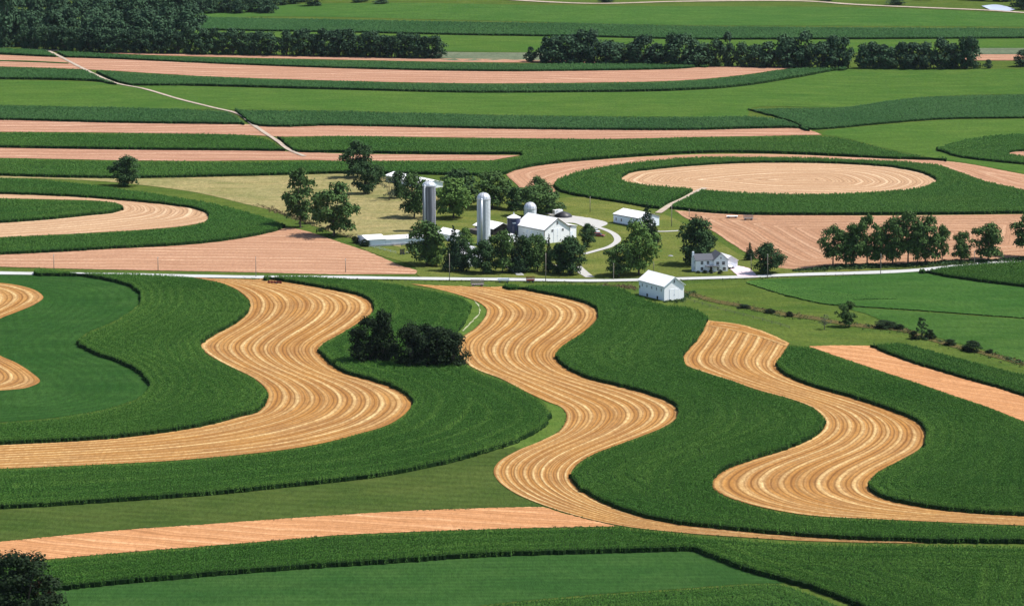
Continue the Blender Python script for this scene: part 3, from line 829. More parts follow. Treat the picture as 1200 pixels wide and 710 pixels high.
sheet('stubble_patch', cat(S((1179,181.5),(1187,178.8),(1200,178),(1260,176)), S((1260,188),(1200,186),(1186,184))), M_PINK, .2, step=4, label='small tan patch inside the rounded corn patch')
# beyond the hedgerows
sheet('meadow_strip', cat(S((100,12),(220,9),(330,6),(470,4),(650,7),(800,8),(945,8.5),(1100,12),(1200,17),(1300,20)), S((1300,33),(1200,32),(1000,31),(800,30),(535,24),(330,20),(150,24))), M_FARL, .2, grid=40, step=15, label='top green meadow below the white road')
crop('corn_strip', cat(S((190,19),(330,21.5),(535,25),(700,27.5),(800,30),(1000,32),(1200,33),(1300,34)), S((1300,45),(1200,45.5),(1000,46.5),(800,46.5),(700,44),(535,41.5),(400,38.5),(330,37.5),(200,35))), 2.0, FAR, M_UNDER,
     'dark green corn band beyond the hedgerow trees', spacing=2.0, wide=3.4, rows=6)
sheet('meadow_strip', cat(S((150,36),(330,37.7),(535,42),(700,44.5),(800,47),(1000,47),(1200,46),(1300,46)), S((1300,57),(1200,57),(1000,62),(640,62),(535,61),(300,56),(150,52))), M_LIGHT, .2, grid=30, step=12, label='light green meadow seen behind the hedgerow trees')
sheet('grey_crop', cat(S((500,61),(560,62),(640,62.5)), S((640,72),(603,71),(518,70.5),(505,66))), M_GREY, .25, step=8, label='greyish green patch between the two tree rows')
sheet('grey_crop', cat(S((1130,57),(1200,57),(1300,57)), S((1300,64),(1200,64),(1130,64))), M_GREY, .25, step=8, label='greyish green patch right of the hedgerow end')
sheet('stubble_patch', cat(S((1130,64.5),(1200,64.5),(1300,65)), S((1300,72),(1200,71.5),(1130,71.5))), M_PINK, .25, step=8, label='pinkish strip behind the small trees at top right')
ribbon('road', S((560,-2),(640,3),(700,5),(800,2.5),(945,2.2),(1000,6),(1100,10.5),(1160,13),(1205,16),(1260,20)), 8.0, M_DIRT, .5, 'white far road along the top of the picture')
sheet('pond', cat(S((1150,8),(1165,6.5),(1175,7.5),(1190,12)), S((1183,14),(1160,12.5))), plain('pale_water', (.45, .5, .62), .25, .1, .1, spec=.5), .6, step=6, label='pale blue pond beside the far road')
# ---------------------------------------------------------------- trees
def leaf_mat(name, c, alt, pale, big_=.35):
    c, alt, pale = mul(c, LEAF), mul(alt, LEAF), mul(pale, LEAF)
    m = NT(name)
    p = m.pos()
    big = m.stretch(m.noise(p, big_, 3.0), .35, .65)
    col = m.mix(big, c, alt)
    oi = m.n('ShaderNodeObjectInfo')
    col = m.mix(m.math('MULTIPLY', oi.outputs['Random'], .45), col, mul(alt, 1.25))
    f = m.stretch(m.noise(p, 2.6, 2.0), .52, .7)
    col = m.mix(m.math('MULTIPLY', f, .55), col, pale)
    m.color(col)
    m.b.inputs['Roughness'].default_value = .75
    m.b.inputs['Specular IOR Level'].default_value = .1
    return m.m
M_LEAF = leaf_mat('leaves_green', (.05, .105, .026), (.07, .135, .034), (.12, .19, .055))
M_LEAFD = leaf_mat('leaves_dark', (.028, .066, .022), (.042, .09, .028), (.07, .125, .04))
M_LEAFV = leaf_mat('leaves_very_dark', (.007, .019, .006), (.014, .032, .009), (.04, .072, .022))
M_LEAFL = leaf_mat('leaves_light', (.085, .165, .036), (.11, .2, .042), (.17, .25, .07))
M_LEAFB = leaf_mat('leaves_bluish', (.020, .05, .028), (.045, .098, .044), (.07, .125, .055), .05)
M_NEEDLE = leaf_mat('needles', (.016, .042, .02), (.024, .055, .024), (.035, .075, .03))
M_GREYL = leaf_mat('leaves_greyish', (.09, .12, .07), (.12, .15, .09), (.17, .2, .12))
M_RED = leaf_mat('leaves_reddish', (.05, .025, .018), (.07, .035, .02), (.09, .05, .03))
M_BARK = plain('bark', (.09, .07, .055), .95, .5, 4.0)

def leaf_quads(C, Nn, size, r):
    """bent leaf-cluster cards at C with normals Nn"""
    n = len(C)
    t = np.cross(Nn, r.normal(size=(n, 3)))
    t /= np.maximum(np.linalg.norm(t, axis=1), 1e-6)[:, None]
    b = np.cross(Nn, t)
    s = size * r.uniform(.6, 1.25, n)[:, None]
    V = np.stack([C - t * s, C - b * s * .55 + Nn * s * .12, C + t * s * .9, C + b * s * .6 - Nn * s * .2], 1)
    return V.reshape(-1, 3), np.arange(4 * n).reshape(-1, 4)

def envelope(kind, h):
    """crown half width at relative height h (0 bottom of the crown, 1 top)"""
    if kind == 'round': return .5 * np.sqrt(np.clip(1 - (2 * h - .9) ** 2 / 1.25, 0, 1))
    if kind == 'oval': return .5 * np.clip(np.sin(np.pi * np.clip(h * .86 + .12, 0, 1)), 0, 1) ** .7
    if kind == 'tall': return .5 * np.clip(1.15 - (h * 1.05) ** 3.2, 0, 1) * np.clip(h * 5 + .45, 0, 1)
    if kind == 'cone': return .5 * np.clip(1.02 - h, 0, 1) ** .8
    return .5 * np.ones_like(h)

def tube(V, F, a, b, ra, rb, n=6):
    a, b = np.array(a, float), np.array(b, float)
    d = b - a; d /= np.linalg.norm(d)
    u = np.cross(d, (0.3, 1, .2)); u /= np.linalg.norm(u); w = np.cross(d, u)
    o = len(V)
    for c_, r_ in ((a, ra), (b, rb)):
        for k in range(n):
            t = 2 * math.pi * k / n
            V.append(tuple(c_ + (u * math.cos(t) + w * math.sin(t)) * r_))
    for k in range(n):
        F.append((o + k, o + (k + 1) % n, o + n + (k + 1) % n, o + n + k))

class TreeKind:
    def __init__(s, name, kind, seed, clear, clumps, per, leaf, mat, crad=(.1, .17), open_=0.0, lean=0.0):
        r = np.random.default_rng(seed)
        cen, rad = [], []
        for k in range(clumps):
            if kind == 'cone':
                h = (k + .5) / clumps * .97
                h = h ** 1.15
            else:
                h = r.uniform(.03, .97)
            w = float(envelope(kind, np.array([h]))[0])
            rr = r.uniform(*crad)
            if kind == 'cone': rr = max(.02, w * .42)
            q = (r.uniform(0, 1) ** .6) * max(0.0, w - rr * .6)
            a = r.uniform(0, 2 * np.pi) if kind != 'cone' else k * 2.4
            if kind != 'cone': q *= 1 + r.uniform(-.1, .16)
            hh = clear + (1 - clear) * (h * (1 - rr) + rr * .35)
            cen.append((q * math.cos(a) + lean * h, q * math.sin(a), min(hh, 1 - rr * .45))); rad.append(rr)
        cen = np.array(cen); rad = np.array(rad)
        P, Nn = [], []
        for c_, rr in zip(cen, rad):
            n = int(per * (rr / np.mean(rad)) ** 1.6) + 4
            d = r.normal(size=(n, 3)); d /= np.linalg.norm(d, axis=1)[:, None]
            if kind == 'cone':
                d[:, 2] *= .45
            d[:, 2] = np.where(d[:, 2] < -.35, -d[:, 2] * .6, d[:, 2])
            q = c_ + d * rr * np.column_stack([np.ones(n), np.ones(n), np.full(n, .82)]) * r.uniform(.55, 1.12, n)[:, None]
            P.append(q)
            nn = d * .9 + r.normal(size=(n, 3)) * .45 + np.array([0, 0, .35])
            Nn.append(nn / np.linalg.norm(nn, axis=1)[:, None])
        P = np.vstack(P); Nn = np.vstack(Nn)
        # fill the wanted box: half width 0.5, from the clear height to the top
        ex = np.percentile(np.hypot(P[:, 0], P[:, 1]), 96)
        P[:, :2] *= .48 / ex
        z0, z1 = np.percentile(P[:, 2], .5), np.percentile(P[:, 2], 99.7)
        P[:, 2] = clear + (P[:, 2] - z0) / (z1 - z0) * (1 - clear)
        cen[:, :2] *= .45 / ex
        cen[:, 2] = clear + (cen[:, 2] - z0) / (z1 - z0) * (1 - clear)
        V, F = leaf_quads(P, Nn, leaf, r)
        me = bpy.data.meshes.new(name + '_crown')
        me.from_pydata(V.tolist(), [], F.tolist()); me.materials.append(mat); me.update()
        s.crown = me
        TV, TF = [], []
        top = clear + (1 - clear) * (.85 if kind == 'cone' else .5)
        pts = [(0, 0, -.02), (lean * .1, 0.004, clear * .6), (lean * .3, -.004, clear + .08), (lean * .6, 0, top)]
        rads = [.032, .024, .02, .006]
        for i in range(3): tube(TV, TF, pts[i], pts[i + 1], rads[i], rads[i + 1])
        if kind != 'cone':
            order = r.permutation(len(cen))[:9]
            for k in order:
                z0 = clear + r.uniform(-.02, .15)
                tube(TV, TF, (0, 0, z0), cen[k] * [.9, .9, 1], .012, .004, 5)
        tm = bpy.data.meshes.new(name + '_trunk')
        tm.from_pydata([tuple(map(float, v)) for v in TV], [], TF); tm.materials.append(M_BARK); tm.update()
        tm.polygons.foreach_set('use_smooth', [True] * len(tm.polygons))
        s.trunk = tm
        s.P, s.N, s.leaf = P, Nn, leaf

K = {}
for i in range(3):
    K['round%d' % i] = TreeKind('round', 'round', 10 + i, .13, 44, 95, .036, M_LEAF, (.12, .19))
    K['dark%d' % i] = TreeKind('dark', 'round', 20 + i, .08, 46, 95, .036, M_LEAFD, (.12, .19))
    K['tall%d' % i] = TreeKind('tall', 'oval', 30 + i, .24, 42, 80, .036, M_LEAF, (.1, .18))
    K['low%d' % i] = TreeKind('low', 'round', 40 + i, -.02, 50, 100, .034, M_LEAFV, (.12, .19))
    K['fir%d' % i] = TreeKind('fir', 'cone', 50 + i, .03, 60, 60, .03, M_NEEDLE)
    K['far%d' % i] = TreeKind('far', 'oval', 60 + i, .0, 34, 44, .055, M_LEAFB, (.14, .22))
    K['farfir%d' % i] = TreeKind('farfir', 'oval', 70 + i, -.04, 34, 44, .05, M_LEAFB, (.14, .22))
K['light0'] = TreeKind('light', 'round', 81, .12, 44, 95, .036, M_LEAFL, (.12, .18))
K['light1'] = TreeKind('light', 'oval', 82, .1, 44, 90, .036, M_LEAFL, (.12, .18))
K['open0'] = TreeKind('open', 'oval', 83, .14, 48, 95, .034, M_LEAF, (.08, .15))
K['open1'] = TreeKind('open', 'round', 84, .12, 52, 88, .034, M_LEAF, (.08, .15))
K['grey0'] = TreeKind('grey', 'oval', 85, .15, 22, 34, .03, M_GREYL, (.08, .13))
K['maple0'] = TreeKind('maple', 'oval', 86, .08, 48, 100, .036, M_LEAFD, (.12, .19))
K['wisp0'] = TreeKind('wisp', 'oval', 87, .0, 46, 75, .03, M_LEAFD, (.06, .11), lean=.12)
K['wisp1'] = TreeKind('wisp', 'oval', 88, .3, 20, 30, .03, M_GREYL, (.09, .14))
K['near0'] = TreeKind('near', 'round', 89, .0, 60, 200, .021, M_LEAFV, (.08, .16))
K['red0'] = TreeKind('red', 'round', 90, .0, 24, 90, .03, M_RED, (.1, .17))

def tree(px, py, wpx, hpx, kind, label, name='tree', category='tree', group=None, at=None):
    p = pt(px, py) if at is None else Vector((at[0], at[1], float(terr(at[0], at[1]))))
    s = px_per_m(p.y, p.z)
    r = bpy.data.objects.new(name, None)
    r.empty_display_size = 2
    COL.objects.link(r)
    r.location = p
    w, h = wpx / s * 1.14, hpx / s * 1.05
    r.scale = (w, w * .95, h)
    r.rotation_euler = (0, 0, random.uniform(0, 6.28))
    tag(r, label, category, group)
    k = K[kind]
    a = bpy.data.objects.new('trunk', k.trunk); a.parent = r; COL.objects.link(a)
    b = bpy.data.objects.new('crown', k.crown); b.parent = r; COL.objects.link(b)
    return r

T = [
 # left pasture
 (146, 218, 34, 34, 'dark0', 'lone small round tree standing in the dry pasture at the far left', 'round_tree'),
 (352, 267, 40, 66, 'open0', 'tall ragged tree with a bare trunk beside the tip of the tan field', 'pasture_tree'),
 (391.5, 277, 52, 59, 'open1', 'wide open-crowned tree at the edge of the tan field, right of the ragged one', 'pasture_tree'),
 (372, 262, 16, 32, 'open1', 'slim half-hidden tree between the two tall pasture trees', 'pasture_tree'),
 (419, 208, 34, 41, 'dark1', 'dark round tree against the far corn left of the long white shed', 'round_tree'),
 (428.5, 227, 29, 36, 'dark2', 'dark tree with forked trunk in the pasture just below a larger dark one', 'round_tree'),
 (443, 216, 18, 22, 'dark0', 'small bluish dark tree touching the forked pasture tree', 'round_tree'),
 (456, 235, 17, 28, 'grey0', 'small sparse greyish tree between the dark pasture trees and the silos', 'round_tree'),
 (467, 232, 22, 30, 'dark2', 'small dark tree left of the leafy tree beside the grey silo', 'round_tree'),
 (485.5, 255, 36, 49, 'round0', 'leafy tree with a bare trunk left of the grey silo', 'round_tree'),
 (500, 311, 45, 50, 'round1', 'broad drooping tree at the roadside below the grey silo', 'yard_tree'),
 (512, 312, 24, 32, 'light1', 'lighter green small tree against the right side of the drooping roadside tree', 'yard_tree'),
 (531.6, 256, 40, 46, 'light0', 'bright green round tree between the two tall silos', 'round_tree'),
 (537, 238, 44, 38, 'dark1', 'dark spreading tree behind the bright green tree between the silos', 'round_tree'),
 (577, 244, 42, 42, 'round2', 'dark full tree behind the white-roofed low barn', 'round_tree'),
 (603, 246, 26, 26, 'dark0', 'small dark tree left of the broad tree behind the barn', 'round_tree'),
 (628, 254, 50, 36, 'round1', 'broad tree directly behind the domed silo', 'round_tree'),
 (648, 250, 24, 24, 'dark2', 'low dark tree at the right end of the trees behind the barn', 'round_tree'),
 (631, 236, 27, 28, 'round0', 'lighter tree standing highest behind the domed silo', 'round_tree'),
 (546, 292, 22, 24, 'light1', 'small pale green tree at the foot of the white ringed silo', 'yard_tree'),
 # along the road in front of the farm
 (531.5, 318, 28, 50, 'fir0', 'dark spruce behind the tall utility pole by the road', 'spruce_tree'),
 (543, 317, 20, 36, 'dark1', 'dark narrow tree right of the spruce at the pole', 'yard_tree'),
 (567, 320.5, 35, 37, 'maple0', 'dark rounded maple in the middle of the roadside trees', 'yard_tree'),
 (589, 320, 32, 48, 'round2', 'tall leafy tree at the foot of the white ringed silo', 'yard_tree'),
 (605, 320, 24, 46, 'fir1', 'dark spruce left of the drive mouth in front of the barn', 'spruce_tree'),
 (615, 319, 26, 42, 'dark0', 'dark full tree in front of the barn side wall', 'yard_tree'),
 (630, 318, 30, 41, 'round0', 'leafy tree in front of the near corner of the barn', 'yard_tree'),
 (643, 319, 12, 42, 'fir2', 'thin grey-green spruce in front of the barn corner', 'spruce_tree'),
 (655, 321, 24, 34, 'dark2', 'dark tree between the thin spruce and the last roadside tree', 'yard_tree'),
 (668, 322, 36, 43, 'maple0', 'dark round tree in front of the barn gable, last before the drive', 'yard_tree'),
 (689, 289, 19, 26, 'dark1', 'small dark tree inside the bend of the white drive', 'yard_tree'),
 (725, 324, 32, 36, 'round2', 'shorter leafy tree left of the tallest tree beside the road', 'yard_tree'),
 (748.5, 322, 42, 61, 'light0', 'tallest light green tree beside the road above the small white shed', 'yard_tree'),
 (758, 279, 21, 39, 'fir1', 'dark spruce in front of the long white machine shed', 'spruce_tree'),
 (767, 285, 13, 25, 'fir0', 'small dark spruce at the right end of the machine shed', 'spruce_tree'),
 (815, 310, 42, 54, 'dark0', 'big dark tree behind the left end of the farmhouse', 'yard_tree'),
 (829, 306, 22, 34, 'dark2', 'dark tree behind the farmhouse roof', 'yard_tree'),
 (878.5, 305, 13, 20, 'fir2', 'small pointed tree between the farmhouse and the round maple', 'spruce_tree'),
 (899.5, 320.5, 35, 34, 'maple0', 'dense round maple beside the road right of the farmhouse drive', 'yard_tree'),
 # creek
 (966, 386, 16, 17, 'wisp1', 'small umbrella-shaped tree standing alone by the creek', 'young_tree'),
 (991, 383, 21, 29, 'open1', 'wispy dark tree leaning over the creek bank', 'creek_tree'),
 (1080, 397.5, 16, 24, 'wisp0', 'dark upright bush on the creek bank above the corn wedge', 'creek_bush'),
 (1090, 397.5, 12, 11, 'low1', 'low dark bush touching the upright creek bush on its right', 'creek_bush'),
 (1070, 397, 10, 9, 'low2', 'tiny dark bush touching the upright creek bush on its left', 'creek_bush'),
 (1139, 411.5, 22, 12, 'low1', 'low round bush at the creek near the right edge', 'creek_bush'),
 (1113, 404.5, 14, 7, 'low2', 'low dark bush left of the round creek bush', 'creek_bush'),
 (1160, 414, 10, 5, 'low0', 'tiny bush on the creek bank closest to the right edge', 'creek_bush'),
 (902, 367, 12, 5, 'low0', 'low bush on the creek bank below the long meadow', 'creek_bush'),
 (925, 371, 9, 6, 'low1', 'small round bush on the creek bank left of the umbrella tree', 'creek_bush'),
 (872, 361, 16, 4, 'low2', 'flat low bush on the creek bank right of the white shed', 'creek_bush'),
 (1036, 384, 26, 8, 'low0', 'wide low bush on the creek bank between the wispy tree and the upright bush', 'creek_bush'),
 (1054, 386, 12, 6, 'low1', 'small low bush at the end of the wide creek bush', 'creek_bush'),
 # grove in the corn
 (433, 427, 40, 54, 'low0', 'tall dark tree at the left end of the grove in the corn', 'grove_tree'),
 (449, 427, 32, 61, 'low1', 'tallest dark tree of the grove, with a narrow gap on its right', 'grove_tree'),
 (482, 431, 38, 50, 'low2', 'dark tree right of the gap in the grove', 'grove_tree'),
 (499, 425, 34, 44, 'low0', 'dark tree at the back of the grove top', 'grove_tree'),
 (512, 432, 46, 47, 'low1', 'broad dark tree at the front middle of the grove', 'grove_tree'),
 (531, 432, 34, 42, 'low2', 'dark tree at the right end of the grove beside the golden strip', 'grove_tree'),
 (522, 421, 30, 34, 'low0', 'dark low tree behind the right half of the grove', 'grove_tree'),
 # yard bushes
 (416, 285, 9, 8, 'low1', 'small dark bush at the left corner of the low white building', 'yard_bush'),
 (427, 289, 12, 8, 'low0', 'dark bush in front of the low white building', 'yard_bush'),
 # far singles
 (1158, 80.5, 11, 10, 'far1', 'tiny round tree right of the hedgerow end', 'far_tree'),
 (1199, 78, 26, 18, 'far2', 'far round tree at the right edge beside a pinkish strip', 'far_tree'),
 (6, 55, 44, 62, 'far0', 'very dark tall tree at the top left corner', 'far_tree'),
]
for px, py, w, h, k, lab, nm in T:
    tree(px, py, w, h, k, lab, nm, 'bush' if 'bush' in nm else 'tree')

# roadside row on the right
ROW = [(976, 312.5, 31, 46, 'tall0', 'leftmost tree of the roadside row on the right'),
 (991, 311.5, 30, 45, 'open1', 'second tree of the roadside row, its crown low over the hedge'),
 (1000, 312, 28, 48, 'tall2', 'third tree of the roadside row, pressed against the second'),
 (1016, 311.5, 36, 57, 'open0', 'tall full tree of the row with a clear straight trunk'),
 (1032, 311, 23, 36, 'tall1', 'low-crowned tree of the row behind the utility pole'),
 (1046, 310.5, 34, 54, 'round1', 'tall tree of the row right of the pole'),
 (1064, 310.5, 34, 60, 'tall0', 'tallest tree of the roadside row'),
 (1075, 310.5, 23, 46, 'tall1', 'narrow tree tucked right of the tallest tree of the row'),
 (1084, 309.5, 38, 53, 'open1', 'broad tree of the row with low hanging branches'),
 (1104, 308.5, 18, 43, 'tall1', 'narrow upright tree at the right end of the dense part of the row'),
 (1126.5, 307, 25, 34, 'round0', 'small round tree left of the last full tree in the row'),
 (1158, 305.5, 37, 42, 'round2', 'full round tree standing apart near the right edge'),
 (1206, 302, 39, 50, 'tall0', 'tree cut off by the right edge beside the road')]
for px, py, w, h, k, lab in ROW:
    tree(px, py, w, h, k, lab, 'row_tree', 'tree', 'trees in the roadside row')

# corner tree close to the camera
tree(26, 742, 98, 93, 'near0', 'big dark tree cut off by the bottom left corner', 'foreground_tree')
tree(-8, 738, 42, 98, 'near0', 'narrow dark tree at the left edge above the corner tree', 'foreground_tree')
tree(47, 741, 34, 62, 'red0', 'small reddish-leaved tree in front of the big corner tree', 'foreground_tree')

# evergreen row and hedgerow far away
x = 30.0; i = 0
while x < 512:
    if not 318 < x < 327:
        y = np.interp(x, [25, 118, 300, 400, 515], [57.5, 61.5, 65, 66.5, 69])
        tree(x, y, random.uniform(18, 28), random.uniform(23, 31) if x > 180 else random.uniform(25, 28), 'farfir%d' % (i % 3),
             'evergreen in the dense dark row along the top left strips', 'evergreen_tree', 'tree', 'evergreens in the far row')
    x += random.uniform(9, 12); i += 1
tree(512, 68.5, 12, 11, 'farfir1', 'small shrubby evergreen ending the far row on its right', 'evergreen_tree')
x = 640.0; i = 0
hts = lambda x: np.interp(x, [640, 680, 720, 770, 830, 880, 960, 1000, 1060, 1100, 1150], [30, 37, 30, 31, 36, 32, 40, 36, 32, 32, 34])
while x < 1142:
    y = np.interp(x, [620, 800, 1000, 1150], [73, 77.5, 80.5, 81])
    tree(x, y, random.uniform(21, 36), float(hts(x)) * random.uniform(.72, 1.14), 'far%d' % (i % 3),
         'leafy tree in the long hedgerow across the far fields', 'hedgerow_tree', 'tree', 'trees in the far hedgerow')
    x += random.uniform(10, 17) if not (985 < x < 1000 or 930 < x < 945) else 21; i += 1
tree(622, 73, 16, 17, 'far0', 'low tree at the left end of the far hedgerow', 'hedgerow_tree')

def woods(name, spots, label, kinds=('far0', 'far1', 'far2'), size=(26, 34), hgt=(24, 34)):
    V, F, o = [], [], 0
    for px, py in spots:
        p = pt(px, py); s = px_per_m(p.y)
        k = K[random.choice(kinds)]
        w, h = random.uniform(*size) / s, random.uniform(*hgt) / s
        a = random.uniform(0, 6.28); ca, sa = math.cos(a), math.sin(a)
        r = np.random.default_rng(int(px * 7 + py * 13) % 9999)
        q = k.P * [w, w, h]
        q = np.column_stack([q[:, 0] * ca - q[:, 1] * sa, q[:, 0] * sa + q[:, 1] * ca, q[:, 2]]) + np.array(p)
        n = k.N
        n = np.column_stack([n[:, 0] * ca - n[:, 1] * sa, n[:, 0] * sa + n[:, 1] * ca, n[:, 2]])
        v, f = leaf_quads(q, n, k.leaf * (w + h) / 2, r)
        V.append(v); F.append(f + o); o += len(v)
    ob = mesh_obj(name, np.vstack(V), np.vstack(F), M_LEAFB, smooth=False)
    return tag(ob, label=label, kind='stuff')
sp = []
for row, (y0, x1) in enumerate(((52, 200), (41, 232), (29, 232), (17, 228), (5, 240), (-8, 260))):
    xx = -20 + 9 * (row % 2)
    while xx < x1:
        sp.append((xx + random.uniform(-4, 4), y0 + xx * .02 + random.uniform(-2, 2)))
        xx += random.uniform(18, 26)
woods('woods', sp, 'dark bluish woods filling the top left corner', size=(30, 40), hgt=(28, 38))
sp = [(x_, np.interp(x_, [120, 250, 310, 370], [8, 17, 18, 8]) + random.uniform(-3, 0)) for x_ in np.arange(236, 322, 11)]
sp += [(x_, 6 + random.uniform(-4, 3)) for x_ in np.arange(200, 380, 13)]
woods('woods', sp, 'band of dark trees along the top edge above the light meadow', size=(20, 28), hgt=(16, 22))
sp = [(x_, random.uniform(-6, 7)) for x_ in np.arange(1085, 1150, 9)] + [(x_, random.uniform(-4, 4)) for x_ in np.arange(1150, 1210, 9)] + [(x_, random.uniform(6, 12)) for x_ in np.arange(1192, 1230, 9)]
woods('woods', sp, 'dark trees at the top right corner beyond the white road', size=(18, 26), hgt=(14, 20))
for px, py, w, h, lab in ((420, 3, 20, 7, 'low dark bush clump at the top edge left of the middle'), (447, 5, 18, 6, 'second low bush clump at the top edge'),
                          (710, 3, 20, 6, 'dark bush at the top edge over the white road'), (968, 2, 18, 7, 'bush at the top edge beside the road end'),
                          (1050, 6, 22, 8, 'bush beside the far white road left of the corner trees')):
    tree(px, py, w, h, 'far1', lab, 'far_bush', 'bush')

# weeds under the roadside row, creek weeds
def undergrowth(name, curve, half, n, size, mat, label):
    V, F, o = [], [], 0
    W = ground(curve[:, 0], curve[:, 1])
    r = np.random.default_rng(len(curve))
    d = np.concatenate([[0], np.cumsum(np.hypot(*np.diff(W, axis=0).T))])
    s = r.uniform(0, d[-1], n)
    P = np.column_stack([np.interp(s, d, W[:, 0]), np.interp(s, d, W[:, 1])])
    P += r.normal(size=(n, 2)) * [half * .4, half]
    for p in P:
        sc = r.uniform(.5, 1.0) * size * (0.6 + 0.6 * abs(math.sin(p[0] / 13.0)))
        m = 16
        dd = r.normal(size=(m, 3)); dd /= np.linalg.norm(dd, axis=1)[:, None]; dd[:, 2] = abs(dd[:, 2])
        q = np.array([p[0], p[1], float(terr(p[0], p[1]))]) + dd * sc * [1, 1, .8]
        nn = dd + r.normal(size=(m, 3)) * .4; nn /= np.linalg.norm(nn, axis=1)[:, None]
        v, f = leaf_quads(q, nn, sc * .4, r)
        V.append(v); F.append(f + o); o += len(v)
    ob = mesh_obj(name, np.vstack(V), np.vstack(F), mat, smooth=False)
    return tag(ob, label=label, kind='stuff')
M_WEEDG = leaf_mat('weed_green', (.05, .1, .025), (.08, .12, .03), (.14, .15, .05))
M_WEEDB = leaf_mat('weed_brown', (.12, .11, .045), (.17, .13, .06), (.24, .19, .1))
undergrowth('hedge_undergrowth', S((930, 318), (975, 314.5), (1040, 312), (1104, 309.5), (1158, 306.5), (1260, 301)), 1.6, 900, 1.5, M_LEAFD, 'dark weedy growth under the roadside tree row')
undergrowth('road_verge_grass', S((935, 320), (975, 316.5), (1040, 314), (1104, 311.5), (1158, 308.5), (1260, 303)), 1.4, 500, .9, M_WEEDG, 'rough grass between the tree row and the road')
undergrowth('creek_weeds', CREEK - [0, 1.0], 2.2, 520, .6, M_WEEDB, 'brown and green weeds along the creek bank')
undergrowth('creek_weeds', CREEK + [0, 1.2], 3.0, 420, .6, M_WEEDG, 'green weeds along the near side of the creek bank')
undergrowth('creek_weeds', CREEK[60:] + [0, 0], 2.0, 46, 1.2, M_LEAFD, 'scattered dark weed clumps in the creek bed')
undergrowth('pasture_weeds', S((300, 240), (330, 250), (352, 258), (380, 268), (412, 278)), 3.0, 220, .9, M_WEEDB, 'brown weeds along the pasture edge by the two tall trees')
undergrowth('verge_weeds', S((706, 335), (725, 335.5), (745, 338)), 2.0, 150, .9, M_WEEDB, 'brownish weeds on the verge left of the white shed')
undergrowth('shed_weeds', S((780, 354), (800, 352), (806, 345), (815, 342)), 1.5, 90, .8, M_LEAFD, 'dark weeds at the foot of the white shed gable')

for cv, lab in ((S1L, 'ragged grass along the left side of the left golden bend'), (S1R, 'ragged grass along the right side of the left golden bend'),
                (S2L, 'ragged grass along the left side of the middle golden bend'), (S2R, 'ragged grass along the right side of the middle golden bend'),
                (S3L, 'ragged grass along the left side of the right golden bend'), (S3R, 'ragged grass along the right side of the right golden bend')):
    undergrowth('verge_grass', S(*cv), .45, 420, .38, M_WEEDG, lab)
undergrowth('verge_grass', P1B, .5, 300, .4, M_WEEDG, 'ragged grass along the near side of the long pinkish strip')
undergrowth('verge_grass', P1T, .6, 300, .4, M_WEEDG, 'ragged grass along the far side of the long pinkish strip')
undergrowth('verge_grass', ROADC + [0, 2.2], 1.2, 900, .5, M_WEEDG, 'rough grass along the near side of the country road')
# ---------------------------------------------------------------- buildings
M_WHITE = plain('white_boards', (.86, .87, .88), .6, .1, .8, streak=(3, 3, .3))
M_WHITEB = plain('pale_blue_white_siding', (.76, .82, .9), .6, .1, .8, streak=(3, 3, .3))
M_ROOFW = plain('white_metal_roof', (.84, .83, .82), .45, .18, .3, spec=.4)
M_ROOFG = plain('grey_shingles', (.085, .09, .105), .85, .4, 3.0)
M_TRIM = plain('dark_trim', (.10, .07, .06), .7)
M_GLASS = plain('dark_glass', (.02, .025, .03), .15, spec=.6)
M_DARK = plain('dark_opening', (.015, .013, .012), .9)
M_CONC = plain('weathered_concrete', (.30, .31, .34), .9, .9, .9, streak=(.9, .9, .04))
M_CONCL = plain('pale_concrete', (.52, .55, .58), .85, .6, .8, streak=(.9, .9, .1))
M_GALV = plain('galvanised_dome', (.62, .64, .67), .35, .25, .8, metal=.35, spec=.5)
M_BLUE = plain('dark_blue_glass_steel', (.012, .022, .075), .3, .2, .6, spec=.5)
M_WOODD = plain('dark_boards', (.10, .085, .075), .85, .4, 2.0)
M_POLE = plain('weathered_pole', (.24, .21, .17), .9, .4, 3.0)
M_STEEL = plain('grey_steel', (.3, .3, .31), .5, .2, 2.0, metal=.4)
M_REDP = plain('faded_red_paint', (.22, .045, .035), .6, .3, 2.0)
M_TYRE = plain('tyre_rubber', (.02, .02, .02), .9)
M_TARP = plain('black_tarp', (.02, .02, .024), .5, spec=.4)
M_CARW = plain('white_car_paint', (.75, .77, .8), .3, spec=.5)
M_FENCE = plain('pale_fence_rail', (.55, .62, .6), .7)

